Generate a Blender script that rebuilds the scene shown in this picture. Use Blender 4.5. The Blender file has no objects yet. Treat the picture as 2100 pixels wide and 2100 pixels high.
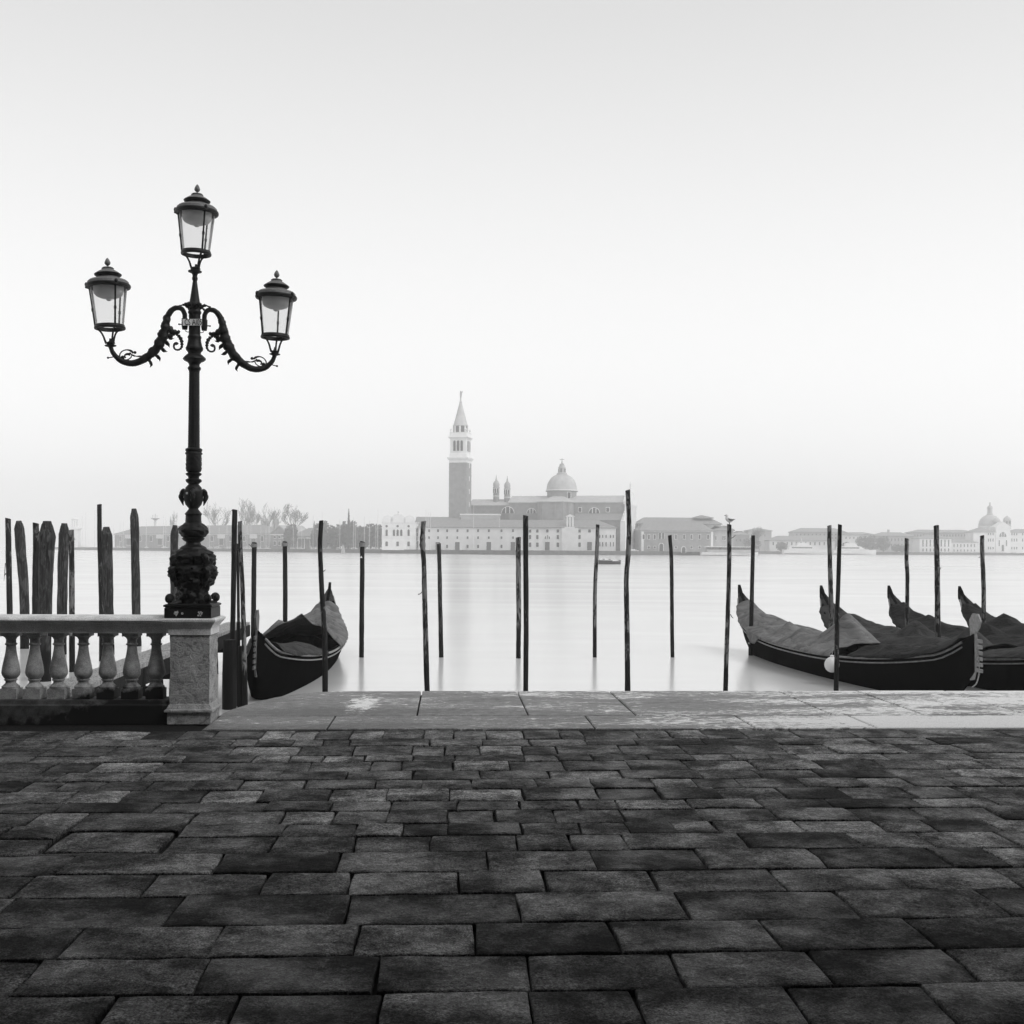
import bpy, bmesh, math, random
from mathutils import Vector, Matrix, noise

R = math.radians
random.seed(7)
scene = bpy.context.scene
COL = scene.collection

# ------------------------------------------------------------------ camera
FPX, PP = 2350.0, 2100.0           # focal length and picture width in photograph pixels
HORIZON = 1124.0
CAM_Z, YAW, ROLL = 1.7, math.atan(128.0 / FPX), R(0.35)
cam_data = bpy.data.cameras.new('camera')
cam_data.sensor_width = 36.0
cam_data.sensor_fit = 'HORIZONTAL'
cam_data.lens = FPX / PP * 36.0
cam_data.shift_y = (HORIZON - PP / 2) / PP
cam_data.clip_start = 0.1
cam_data.clip_end = 12000.0
cam = bpy.data.objects.new('camera', cam_data)
COL.objects.link(cam)
cam_rot = Matrix.Rotation(-YAW, 4, 'Z') @ Matrix.Rotation(R(90), 4, 'X') @ Matrix.Rotation(ROLL, 4, 'Z')
cam.matrix_world = Matrix.Translation((0, 0, CAM_Z)) @ cam_rot
scene.camera = cam
CAM = Vector((0, 0, CAM_Z))

# ------------------------------------------------------------------ sky, sun, exposure
SUN_EL, SUN_AZ = R(42), R(122)      # azimuth clockwise from +Y (out over the water)
world = bpy.data.worlds.new('World')
scene.world = world
world.use_nodes = True
wn, wl = world.node_tree.nodes, world.node_tree.links
wn.clear()
sky_n = wn.new('ShaderNodeTexSky')
sky_n.sky_type = 'NISHITA'
sky_n.sun_disc = False
sky_n.sun_elevation = SUN_EL
sky_n.sun_rotation = SUN_AZ
sky_n.air_density = 1.0
sky_n.dust_density = 6.0
sky_n.ozone_density = 1.0
bw = wn.new('ShaderNodeRGBToBW')
pw = wn.new('ShaderNodeMath'); pw.operation = 'POWER'; pw.inputs[1].default_value = 0.12
mu = wn.new('ShaderNodeMath'); mu.operation = 'MULTIPLY'; mu.inputs[1].default_value = 9.4
bg = wn.new('ShaderNodeBackground'); bg.inputs['Strength'].default_value = 0.1
wo = wn.new('ShaderNodeOutputWorld')
wl.new(sky_n.outputs[0], bw.inputs[0]); wl.new(bw.outputs[0], pw.inputs[0])
# overcast veil: palest low down, greyer towards the zenith
tcw = wn.new('ShaderNodeTexCoord'); sep = wn.new('ShaderNodeSeparateXYZ'); veil = wn.new('ShaderNodeValToRGB')
wl.new(tcw.outputs['Generated'], sep.inputs[0]); wl.new(sep.outputs[2], veil.inputs[0])
ve = veil.color_ramp.elements
ve[0].position, ve[0].color = 0.0, (1.16, 1.16, 1.16, 1)
ve[1].position, ve[1].color = 1.0, (0.55, 0.55, 0.55, 1)
for p_, c_ in ((0.07, 1.12), (0.16, 1.04), (0.27, 0.92), (0.42, 0.75), (0.65, 0.62)):
    e_ = ve.new(p_); e_.color = (c_, c_, c_, 1)
mv = wn.new('ShaderNodeMath'); mv.operation = 'MULTIPLY'
wl.new(pw.outputs[0], mu.inputs[0]); wl.new(mu.outputs[0], mv.inputs[0]); wl.new(veil.outputs[0], mv.inputs[1]); wl.new(mv.outputs[0], bg.inputs[0]); wl.new(bg.outputs[0], wo.inputs[0])

sun_d = bpy.data.lights.new('sun', 'SUN')
sun_d.energy = 1.6
sun_d.angle = R(25)
sun_d.color = (1.0, 1.0, 1.0)
sun = bpy.data.objects.new('sun', sun_d)
COL.objects.link(sun)
sdir = Vector((math.sin(SUN_AZ) * math.cos(SUN_EL), math.cos(SUN_AZ) * math.cos(SUN_EL), math.sin(SUN_EL)))
sun.rotation_euler = sdir.to_track_quat('Z', 'Y').to_euler()
sun.location = (30, 20, 40)

vs = scene.view_settings
scene.display_settings.display_device = 'sRGB'
vs.view_transform = 'Standard'
vs.look = 'None'
vs.exposure = 0.0
vs.gamma = 1.0
vs.use_curve_mapping = False
cy = scene.cycles
cy.use_denoising = True
cy.denoiser = 'OPENIMAGEDENOISE'
cy.denoising_input_passes = 'RGB_ALBEDO_NORMAL'
cy.denoising_prefilter = 'ACCURATE'
cy.use_adaptive_sampling = False
cy.max_bounces = 14
cy.diffuse_bounces = 3
cy.glossy_bounces = 4
cy.transmission_bounces = 8
cy.transparent_max_bounces = 12
cy.volume_bounces = 10
cy.caustics_reflective = False
cy.caustics_refractive = False
cy.sample_clamp_indirect = 6.0

# ------------------------------------------------------------------ photograph geometry -> place
CR = cam_rot.to_3x3()
def ray(px, py):
    return CR @ Vector(((px - PP / 2) / FPX, (HORIZON - py) / FPX, -1.0))
def at_y(px, py, Y):                # the point on the upright plane y = Y
    d = ray(px, py); return CAM + d * (Y / d.y)
def at_z(px, py, z=0.0):            # the point on the level plane z
    d = ray(px, py); return CAM + d * ((z - CAM_Z) / d.z)
def at_d(px, py, D):                # the point at camera depth D
    return CAM + ray(px, py) * D
WATER_Z = -0.6

# ------------------------------------------------------------------ mesh helpers
class MB:
    def __init__(self):
        self.v, self.f = [], []
    def add(self, vs, fs):
        n = len(self.v)
        self.v += [tuple(v) for v in vs]
        self.f += [tuple(i + n for i in f) for f in fs]
        return self
    def box(self, x0, x1, y0, y1, z0, z1):
        v = [(x0, y0, z0), (x1, y0, z0), (x1, y1, z0), (x0, y1, z0), (x0, y0, z1), (x1, y0, z1), (x1, y1, z1), (x0, y1, z1)]
        return self.add(v, [(0, 3, 2, 1), (4, 5, 6, 7), (0, 1, 5, 4), (1, 2, 6, 5), (2, 3, 7, 6), (3, 0, 4, 7)])
    def frustum(self, cx, cy, levels):   # levels: (z, half x, half y): a moulded square block
        v, f = [], []
        for z, hx, hy in levels:
            v += [(cx - hx, cy - hy, z), (cx + hx, cy - hy, z), (cx + hx, cy + hy, z), (cx - hx, cy + hy, z)]
        for i in range(len(levels) - 1):
            for k in range(4):
                a, b = i * 4 + k, i * 4 + (k + 1) % 4
                f.append((a, b, b + 4, a + 4))
        n = len(v)
        f += [(3, 2, 1, 0), (n - 4, n - 3, n - 2, n - 1)]
        return self.add(v, f)
    def lathe(self, prof, seg=24, c=(0, 0), fn=None, cap=True):   # prof: (r, z)
        v, f = [], []
        for r, z in prof:
            for k in range(seg):
                a = 2 * math.pi * k / seg
                rr = fn(r, z, a) if fn else r
                v.append((c[0] + rr * math.cos(a), c[1] + rr * math.sin(a), z))
        for i in range(len(prof) - 1):
            for k in range(seg):
                a, b = i * seg + k, i * seg + (k + 1) % seg
                f.append((a, b, b + seg, a + seg))
        if cap:
            f.append(tuple(range(seg - 1, -1, -1)))
            n = (len(prof) - 1) * seg
            f.append(tuple(range(n, n + seg)))
        return self.add(v, f)
    def tube(self, pts, radii, seg=8, fn=None, cap=True):
        pts = [Vector(p) for p in pts]
        if not hasattr(radii, '__len__'): radii = [radii] * len(pts)
        v, f = [], []
        t0 = (pts[1] - pts[0]).normalized()
        up = Vector((0, 0, 1)) if abs(t0.z) < 0.9 else Vector((1, 0, 0))
        nrm = t0.cross(up).normalized()
        for i, p in enumerate(pts):
            t = (pts[min(i + 1, len(pts) - 1)] - pts[max(i - 1, 0)]).normalized()
            nrm = (nrm - t * nrm.dot(t)).normalized()
            bn = t.cross(nrm)
            for k in range(seg):
                a = 2 * math.pi * k / seg
                rr = radii[i] * (fn(i, a) if fn else 1.0)
                v.append(p + nrm * (rr * math.cos(a)) + bn * (rr * math.sin(a)))
        for i in range(len(pts) - 1):
            for k in range(seg):
                a, b = i * seg + k, i * seg + (k + 1) % seg
                f.append((a, b, b + seg, a + seg))
        if cap:
            f.append(tuple(range(seg - 1, -1, -1)))
            n = (len(pts) - 1) * seg
            f.append(tuple(range(n, n + seg)))
        return self.add(v, f)
    def ball(self, c, rx, ry=None, rz=None, seg=12, rings=8):
        ry = rx if ry is None else ry; rz = rx if rz is None else rz
        prof = [(math.sin(math.pi * i / rings), -math.cos(math.pi * i / rings)) for i in range(rings + 1)]
        prof[0] = (0.02, -1); prof[-1] = (0.02, 1)
        n = len(self.v)
        self.lathe(prof, seg)
        self.v[n:] = [(c[0] + x * rx, c[1] + y * ry, c[2] + z * rz) for x, y, z in self.v[n:]]
        return self
    def prism(self, poly, axis, a, b):    # poly: 2D points (counter-clockwise), pushed from a to b along axis
        n = len(poly)
        def mk(p, t):
            return (t, p[0], p[1]) if axis == 'x' else ((p[0], t, p[1]) if axis == 'y' else (p[0], p[1], t))
        v = [mk(p, a) for p in poly] + [mk(p, b) for p in poly]
        f = [tuple(range(n - 1, -1, -1)), tuple(range(n, 2 * n))]
        f += [(k, (k + 1) % n, n + (k + 1) % n, n + k) for k in range(n)]
        return self.add(v, f)
    def mesh(self, name, smooth=40):
        me = bpy.data.meshes.new(name)
        me.from_pydata([tuple(v) for v in self.v], [], self.f)
        bm = bmesh.new(); bm.from_mesh(me)
        bmesh.ops.recalc_face_normals(bm, faces=bm.faces)
        bm.to_mesh(me); bm.free()
        if smooth:
            for p in me.polygons: p.use_smooth = True
            me.set_sharp_from_angle(angle=R(smooth))
        return me
    def build(self, name, m, parent=None, smooth=40, loc=None):
        return link(name, self.mesh(name, smooth), m, parent, loc)

def link(name, me, m=None, parent=None, loc=None):
    o = bpy.data.objects.new(name, me)
    if m is not None and len(me.materials) == 0: me.materials.append(m)
    COL.objects.link(o)
    if parent is not None: o.parent = parent
    if loc is not None: o.location = loc
    return o
def empty(name, loc=(0, 0, 0), rz=0.0):
    o = bpy.data.objects.new(name, None)
    COL.objects.link(o); o.location = loc; o.rotation_euler = (0, 0, rz)
    o.empty_display_size = 0.2
    return o
def tag(o, label=None, cat=None, group=None, kind=None):
    if label: o['label'] = label
    if cat: o['category'] = cat
    if group: o['group'] = group
    if kind: o['kind'] = kind
    return o
def copy_tree(o, parent=None):
    c = o.copy(); COL.objects.link(c); c.parent = parent
    for ch in list(o.children): copy_tree(ch, c)
    return c
def catmull(pts, n=6):
    P = [Vector(p) for p in pts]
    P = [P[0] * 2 - P[1]] + P + [P[-1] * 2 - P[-2]]
    out = []
    for i in range(1, len(P) - 2):
        for k in range(n):
            t = k / n
            a, b, c, d = P[i - 1], P[i], P[i + 1], P[i + 2]
            out.append(0.5 * ((2 * b) + (c - a) * t + (2 * a - 5 * b + 4 * c - d) * t * t + (3 * b - a - 3 * c + d) * t ** 3))
    out.append(P[-2])
    return out
def lerp_list(vals, n):
    out = []
    for i in range(n):
        t = i / (n - 1) * (len(vals) - 1)
        k = min(int(t), len(vals) - 2)
        out.append(vals[k] + (vals[k + 1] - vals[k]) * (t - k))
    return out
def nz(*p): return noise.noise(Vector(p))

# ------------------------------------------------------------------ materials (the place is recorded in greys)
def g3(v): return (v, v, v, 1.0)
class Mat:
    def __init__(self, name, rough=0.7, spec=0.5, ior=1.5):
        self.m = bpy.data.materials.new(name)
        self.m.use_nodes = True
        self.n, self.l = self.m.node_tree.nodes, self.m.node_tree.links
        self.p = self.n['Principled BSDF']
        self.p.inputs['Roughness'].default_value = rough
        self.p.inputs['Specular IOR Level'].default_value = spec
        self.p.inputs['IOR'].default_value = ior
    def pos(self, scale=(1, 1, 1), obj=False):
        mp = self.n.new('ShaderNodeMapping'); mp.inputs['Scale'].default_value = scale
        if obj:
            tc = self.n.new('ShaderNodeTexCoord'); self.l.new(tc.outputs['Object'], mp.inputs[0])
        else:
            ge = self.n.new('ShaderNodeNewGeometry'); self.l.new(ge.outputs['Position'], mp.inputs[0])
        return mp.outputs[0]
    def noise(self, vec, scale, detail=4, rough=0.55, dist=0.0):
        t = self.n.new('ShaderNodeTexNoise')
        t.inputs['Scale'].default_value = scale; t.inputs['Detail'].default_value = detail
        t.inputs['Roughness'].default_value = rough; t.inputs['Distortion'].default_value = dist
        self.l.new(vec, t.inputs['Vector'])
        return t.outputs[0]
    def ramp(self, fac, stops):
        r = self.n.new('ShaderNodeValToRGB')
        e = r.color_ramp.elements
        while len(e) < len(stops): e.new(0.5)
        for i, (p, v) in enumerate(stops):
            e[i].position = p; e[i].color = g3(v)
        self.l.new(fac, r.inputs[0])
        return r.outputs[0]
    def math(self, op, a, b=None, clamp=False):
        t = self.n.new('ShaderNodeMath'); t.operation = op; t.use_clamp = clamp
        for i, x in enumerate((a, b)):
            if x is None: continue
            if isinstance(x, (int, float)): t.inputs[i].default_value = x
            else: self.l.new(x, t.inputs[i])
        return t.outputs[0]
    def mix(self, fac, a, b):
        t = self.n.new('ShaderNodeMix'); t.data_type = 'RGBA'
        for k, x in ((0, fac), (6, a), (7, b)):
            if isinstance(x, (int, float)):
                t.inputs[k].default_value = x if k == 0 else g3(x)
            else: self.l.new(x, t.inputs[k])
        return t.outputs[2]
    def mul(self, a, b):
        t = self.n.new('ShaderNodeMix'); t.data_type = 'RGBA'; t.blend_type = 'MULTIPLY'
        t.inputs[0].default_value = 1.0
        for k, x in ((6, a), (7, b)):
            if isinstance(x, (int, float)): t.inputs[k].default_value = g3(x)
            else: self.l.new(x, t.inputs[k])
        return t.outputs[2]
    def rand(self):
        o = self.n.new('ShaderNodeObjectInfo'); return o.outputs['Random']
    def zpos(self):
        ge = self.n.new('ShaderNodeNewGeometry'); s = self.n.new('ShaderNodeSeparateXYZ')
        self.l.new(ge.outputs['Position'], s.inputs[0]); return s.outputs
    def color(self, c):
        if isinstance(c, (int, float)): self.p.inputs['Base Color'].default_value = g3(c)
        else: self.l.new(c, self.p.inputs['Base Color'])
        return self
    def rough(self, c):
        self.l.new(c, self.p.inputs['Roughness']); return self
    def bump(self, h, strength=0.3, dist=0.01):
        b = self.n.new('ShaderNodeBump')
        b.inputs['Strength'].default_value = strength; b.inputs['Distance'].default_value = dist
        self.l.new(h, b.inputs['Height']); self.l.new(b.outputs[0], self.p.inputs['Normal'])
        return self

def simple(name, lo, hi, scale=4.0, rough=0.7, spec=0.3, bump=0.2, bd=0.01, detail=4, stretch=(1, 1, 1)):
    a = Mat(name, rough, spec)
    n = a.noise(a.pos(stretch), scale, detail)
    a.color(a.ramp(n, [(0.3, lo), (0.7, hi)]))
    if bump: a.bump(n, bump, bd)
    return a.m

M = {}
# pavement: dark grey volcanic slabs, each its own tone, damp and pitted
a = Mat('trachyte', 0.8, 0.16)
rnd = a.rand()
vm = a.n.new('ShaderNodeVectorMath'); vm.operation = 'MULTIPLY_ADD'
cb = a.n.new('ShaderNodeCombineXYZ')
for k_ in range(3): a.l.new(rnd, cb.inputs[k_])
a.l.new(cb.outputs[0], vm.inputs[0]); vm.inputs[1].default_value = (91.0, 57.0, 33.0); a.l.new(a.pos(), vm.inputs[2])
v = vm.outputs[0]
big = a.noise(v, 2.2, 6, 0.6)
mid = a.noise(v, 9.0, 5, 0.65)
fine = a.noise(v, 110.0, 3, 0.75)
pit = a.noise(v, 38.0, 4, 0.7)
tone = a.ramp(rnd, [(0.0, 0.040), (0.3, 0.072), (0.75, 0.12), (0.92, 0.18), (1.0, 0.27)])
pat = a.ramp(big, [(0.36, 0.35), (0.48, 0.95), (0.62, 1.45)])
pat2 = a.ramp(mid, [(0.38, 0.42), (0.5, 1.0), (0.62, 1.5)])
grain = a.ramp(fine, [(0.40, 0.35), (0.50, 0.95), (0.62, 2.0)])
pitc = a.ramp(pit, [(0.38, 0.22), (0.46, 0.95), (0.58, 1.15), (0.68, 1.9)])
a.color(a.mul(a.mul(a.mul(tone, pat), a.mul(pat2, grain)), pitc))
a.rough(a.ramp(big, [(0.42, 0.92), (0.6, 0.42)]))
a.bump(a.math('ADD', a.math('MULTIPLY', fine, 0.35), a.math('ADD', a.math('MULTIPLY', mid, 1.2), a.math('MULTIPLY', pit, 0.8))), 1.0, 0.02)
M['trachyte'] = a.m
a = Mat('joint_mortar', 0.95, 0.1)
a.color(a.ramp(a.noise(a.pos(), 30), [(0.3, 0.008), (0.75, 0.03)])); M['mortar'] = a.m
# quay edge: pale limestone under a worn grey skin, white where the skin has gone
a = Mat('istrian_stone', 0.6, 0.4)
v = a.pos((0.5, 1.5, 1.0))
n1 = a.noise(v, 1.1, 5, 0.6, 0.3)
n2 = a.noise(a.pos((1, 2.6, 1)), 8.0, 7, 0.72, 0.6)
fine = a.noise(a.pos(), 90, 3, 0.7)
sx = a.zpos()
inner = a.math('MULTIPLY', a.math('MULTIPLY', a.math('SUBTRACT', 11.45, sx[1]), 60.0, True), a.math('MULTIPLY', a.math('SUBTRACT', sx[0], 1.0), 0.042, True))
fac = a.math('ADD', a.math('ADD', inner, a.math('MULTIPLY', sx[0], 0.022)), a.math('ADD', a.math('MULTIPLY', n1, 0.62), a.math('MULTIPLY', n2, 0.85)))
skin = a.ramp(fine, [(0.38, 0.08), (0.62, 0.22)])
bare = a.ramp(fine, [(0.3, 0.5), (0.6, 0.78)])
px_ = a.math('ABSOLUTE', a.math('SUBTRACT', sx[0], -0.92)); py_ = a.math('ABSOLUTE', a.math('SUBTRACT', sx[1], 12.35))
qx = a.math('MULTIPLY', px_, 6.5); qy = a.math('MULTIPLY', py_, 1.5)
spot = a.math('SUBTRACT', 1.0, a.math('ADD', a.math('SQRT', a.math('ADD', a.math('MULTIPLY', qx, qx), a.math('MULTIPLY', qy, qy))), a.math('MULTIPLY', a.math('SUBTRACT', a.noise(a.pos((1, 1.5, 1)), 9, 6, 0.7), 0.5), 5.0)), True)
fac = a.math('ADD', fac, a.math('MULTIPLY', spot, 0.5))
lip = a.math('MULTIPLY', a.math('SUBTRACT', sx[1], 13.05), 2.4, True)
fac = a.math('ADD', fac, a.math('MULTIPLY', lip, 0.055))
msk = a.ramp(fac, [(0.845, 0.0), (0.875, 1.0)])
soft = a.ramp(fac, [(0.62, 0.6), (0.84, 1.5)])
a.color(a.mix(msk, a.mul(skin, soft), bare))
a.bump(a.math('ADD', a.math('MULTIPLY', fine, 0.4), n2), 0.35, 0.006)
M['istrian'] = a.m
M['quay_wall'] = simple('quay_wall_stone', 0.02, 0.08, 3, 0.8, 0.3, 0.5, 0.02)
# parapet stone: pale with black crust low down
def parapet(name, lo, hi, crust_z, crust_w, rbump=0.4):
    a = Mat(name, 0.75, 0.3)
    n = a.noise(a.pos(), 6, 6, 0.65)
    nb = a.noise(a.pos((1.2, 1.2, 1.2)), 7, 6, 0.6)
    f = a.noise(a.pos(), 140, 3, 0.7)
    c = a.mul(a.ramp(n, [(0.38, lo), (0.62, hi)]), a.ramp(f, [(0.38, 0.72), (0.62, 1.25)]))
    s = a.zpos()
    # crust: below a wavy height that falls off away from the pier
    up = a.math('MULTIPLY', a.math('MULTIPLY', a.math('ADD', s[0], 3.95), 1.5, True), 0.22)
    h = a.math('ADD', a.math('ADD', up, a.math('SUBTRACT', crust_z, s[2])), a.math('MULTIPLY', a.math('SUBTRACT', nb, 0.5), crust_w))
    k = a.math('MULTIPLY', h, 14.0, True)
    c = a.mix(k, c, 0.006)
    a.color(c)
    a.bump(a.math('ADD', n, a.math('MULTIPLY', f, 0.35)), rbump, 0.012)
    return a.m
M['rail_stone'] = parapet('rail_stone', 0.55, 0.74, -5, 0.1, 0.3)
M['baluster_stone'] = parapet('baluster_stone', 0.20, 0.42, 0.16, 0.26, 0.4)
M['plinth_crust'] = parapet('crusted_plinth_stone', 0.03, 0.09, 0.04, 0.5, 0.5)
a = Mat('pier_stone', 0.85, 0.2)
n = a.noise(a.pos(), 4.5, 6, 0.65, 0.4)
w = a.noise(a.pos((1, 1, 1.3)), 13, 8, 0.68, 1.8)
f = a.noise(a.pos(), 120, 3, 0.7)
c = a.mul(a.ramp(n, [(0.35, 0.30), (0.65, 0.52)]), a.ramp(w, [(0.36, 0.5), (0.45, 0.92), (0.62, 1.2)]))
a.color(a.mul(c, a.ramp(f, [(0.36, 0.8), (0.64, 1.18)])))
a.bump(a.math('ADD', w, a.math('MULTIPLY', f, 0.3)), 1.0, 0.025)
M['pier_stone'] = a.m
# iron, glass
a = Mat('black_iron', 0.5, 0.22)
n = a.noise(a.pos(), 45, 5, 0.7)
a.color(a.ramp(n, [(0.35, 0.004), (0.75, 0.014)])); a.bump(n, 0.5, 0.004); M['iron'] = a.m
a = Mat('weathered_lantern_cap', 0.55, 0.4)
n = a.noise(a.pos(), 60, 4, 0.7)
a.color(a.ramp(n, [(0.3, 0.08), (0.75, 0.2)])); a.bump(n, 0.4, 0.003); M['lantern_cap'] = a.m
a = Mat('lantern_glass', 0.05, 0.5)
a.n.remove(a.p)
tr = a.n.new('ShaderNodeBsdfTransparent'); tr.inputs[0].default_value = g3(0.965)
gl = a.n.new('ShaderNodeBsdfGlossy'); gl.inputs['Roughness'].default_value = 0.08; gl.inputs[0].default_value = g3(0.9)
fr = a.n.new('ShaderNodeFresnel'); fr.inputs[0].default_value = 1.16
ms = a.n.new('ShaderNodeMixShader')
a.l.new(fr.outputs[0], ms.inputs[0]); a.l.new(tr.outputs[0], ms.inputs[1]); a.l.new(gl.outputs[0], ms.inputs[2])
tlg = a.n.new('ShaderNodeBsdfTranslucent'); tlg.inputs[0].default_value = g3(0.85)
mk = a.n.new('ShaderNodeMixShader'); mk.inputs[0].default_value = 0.16
a.l.new(ms.outputs[0], mk.inputs[1]); a.l.new(tlg.outputs[0], mk.inputs[2])
a.l.new(mk.outputs[0], a.n['Material Output'].inputs[0]); M['lantern_glass'] = a.m
a = Mat('frosted_bowl', 0.5, 0.4); a.n.remove(a.p)
df = a.n.new('ShaderNodeBsdfDiffuse'); tl = a.n.new('ShaderNodeBsdfTranslucent'); ms = a.n.new('ShaderNodeMixShader'); ms.inputs[0].default_value = 0.45
df.inputs[0].default_value = g3(0.9); tl.inputs[0].default_value = g3(0.9)
a.l.new(df.outputs[0], ms.inputs[1]); a.l.new(tl.outputs[0], ms.inputs[2]); a.l.new(ms.outputs[0], a.n['Material Output'].inputs[0])
M['frosted'] = a.m
M['white_paint'] = simple('white_plate_paint', 0.8, 0.88, 30, 0.5, 0.4, 0.05)
M['black_paint'] = simple('black_letter_paint', 0.01, 0.02, 30, 0.5, 0.3, 0)
M['sticker'] = simple('weathered_sticker', 0.25, 0.7, 60, 0.7, 0.2, 0)
# timber
def timber(name, lo, hi, patch_lo, patch_hi, wet=None, pale=0.0, zs=1.0):
    a = Mat(name, 0.8, 0.25)
    v = a.pos((1, 1, 0.14 * zs))
    g = a.noise(v, 26, 6, 0.65, 0.5)
    big = a.noise(a.pos((1, 1, 0.33)), 10.0, 6, 0.65, 1.2)
    c = a.mix(a.ramp(big, [(patch_lo, 0.0), (patch_hi, 1.0)]), a.ramp(g, [(0.3, lo), (0.7, hi)]), a.ramp(g, [(0.25, lo + pale * 0.5), (0.7, hi + pale)]))
    crk = a.noise(a.pos((1, 1, 0.03)), 55, 3, 0.5)
    c = a.mul(c, a.ramp(crk, [(0.40, 0.12), (0.45, 1.0)]))
    if wet is not None:
        s = a.zpos()
        e = a.math('ADD', a.math('SUBTRACT', wet, s[2]), a.math('MULTIPLY', a.math('SUBTRACT', a.noise(a.pos((3, 3, 0.5)), 4, 4), 0.5), 0.45))
        k = a.math('MULTIPLY', e, 9.0, True)
        c = a.mix(k, c, 0.004)
    a.color(c)
    a.bump(a.math('ADD', g, a.math('MULTIPLY', big, 0.5)), 0.8, 0.012)
    return a.m
M['bark'] = timber('dark_bark_pole', 0.004, 0.02, 0.58, 0.62, 0.1, 0.14)
M['bark_pale'] = timber('peeling_bark_pole', 0.005, 0.03, 0.47, 0.52, 0.1, 0.2)
M['grey_timber'] = timber('grey_weathered_timber', 0.010, 0.042, 0.48, 0.60, 0.0, 0.06)
M['dark_timber'] = timber('tarred_timber', 0.005, 0.022, 0.6, 0.7, 0.1, 0.04)
M['plank'] = timber('walkway_plank', 0.24, 0.4, 0.5, 0.7, None, 0.08, 7.0)
M['pile'] = timber('black_wet_pile', 0.003, 0.012, 0.6, 0.7, 0.3, 0.02)
M['rope'] = simple('old_rope', 0.12, 0.4, 80, 0.9, 0.1, 0.6, 0.004)
# boats
a = Mat('gondola_lacquer', 0.6, 0.0)
n = a.noise(a.pos(), 4); a.color(a.ramp(n, [(0.3, 0.003), (0.7, 0.006)])); M['lacquer'] = a.m
def cloth(name, lo, hi):
    a = Mat(name, 0.7, 0.09)
    n = a.noise(a.pos((1, 1, 1.6)), 2.6, 5, 0.55, 1.6); w = a.noise(a.pos(), 160, 2)
    a.color(a.mul(a.ramp(n, [(0.36, lo), (0.64, hi)]), a.ramp(w, [(0.3, 0.8), (0.7, 1.2)])))
    rdg = a.math('ABSOLUTE', a.math('SUBTRACT', n, 0.5))
    a.bump(a.math('ADD', a.math('MULTIPLY', rdg, 2.0), a.math('MULTIPLY', w, 0.03)), 0.55, 0.07)
    return a.m
M['tarp_light'] = cloth('faded_boat_cover', 0.10, 0.19)
M['tarp_mid'] = cloth('grey_boat_cover', 0.022, 0.048)
M['tarp_dark'] = cloth('dark_boat_cover', 0.009, 0.02)
M['deck_dark'] = cloth('dark_deck', 0.02, 0.045)
M['trim'] = simple('pale_rubbing_strip', 0.10, 0.22, 12, 0.4, 0.5, 0.05)
M['steel'] = simple('bare_steel', 0.14, 0.26, 20, 0.4, 0.4, 0.05)
M['steel_dull'] = simple('tarnished_steel', 0.05, 0.1, 20, 0.5, 0.3, 0.05)
M['fender'] = simple('white_fender', 0.62, 0.75, 6, 0.5, 0.4, 0.02)
# water: smoothed by a long exposure, so it mirrors softly
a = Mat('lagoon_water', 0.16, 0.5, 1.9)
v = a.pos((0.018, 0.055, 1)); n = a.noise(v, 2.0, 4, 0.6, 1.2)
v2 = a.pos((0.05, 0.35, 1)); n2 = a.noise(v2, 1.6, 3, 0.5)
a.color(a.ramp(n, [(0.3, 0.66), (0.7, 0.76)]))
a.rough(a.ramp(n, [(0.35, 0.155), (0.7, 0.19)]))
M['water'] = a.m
# far shore
M['brick_far'] = simple('far_brick', 0.22, 0.31, 0.6, 0.9, 0.1, 0)
M['brick_dark'] = simple('far_dark_brick', 0.24, 0.32, 0.6, 0.9, 0.1, 0)
M['stucco_far'] = simple('far_pale_stucco', 0.66, 0.8, 0.25, 0.9, 0.1, 0)
M['stucco_mid'] = simple('far_mid_stucco', 0.34, 0.46, 0.3, 0.9, 0.1, 0)
M['white_far'] = simple('far_white_stone', 0.72, 0.82, 0.5, 0.8, 0.1, 0)
M['tile_far'] = simple('far_roof_tiles', 0.22, 0.30, 1.2, 0.9, 0.1, 0)
M['lead_far'] = simple('far_lead_roof', 0.40, 0.52, 0.5, 0.7, 0.2, 0)
M['pane_far'] = simple('far_window_dark', 0.025, 0.05, 2, 0.4, 0.3, 0)
M['quay_far'] = simple('far_quay_stone', 0.05, 0.12, 0.8, 0.9, 0.1, 0)
M['earth_far'] = simple('far_ground', 0.2, 0.3, 0.1, 0.9, 0.1, 0)
M['leaf_far'] = simple('far_evergreen_leaves', 0.05, 0.11, 0.4, 0.9, 0.1, 0)
M['twig_far'] = simple('far_bare_branches', 0.03, 0.06, 1, 0.9, 0.1, 0)
M['mast'] = simple('pale_mast_paint', 0.6, 0.75, 3, 0.4, 0.3, 0)
M['hull_white'] = simple('white_boat_hull', 0.66, 0.78, 1, 0.3, 0.4, 0)
M['hull_dark'] = simple('dark_boat_hull', 0.02, 0.04, 1, 0.3, 0.4, 0)
M['gull_white'] = simple('gull_white_feathers', 0.7, 0.8, 20, 0.8, 0.2, 0)
M['gull_grey'] = simple('gull_grey_feathers', 0.14, 0.22, 20, 0.8, 0.2, 0)
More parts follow.
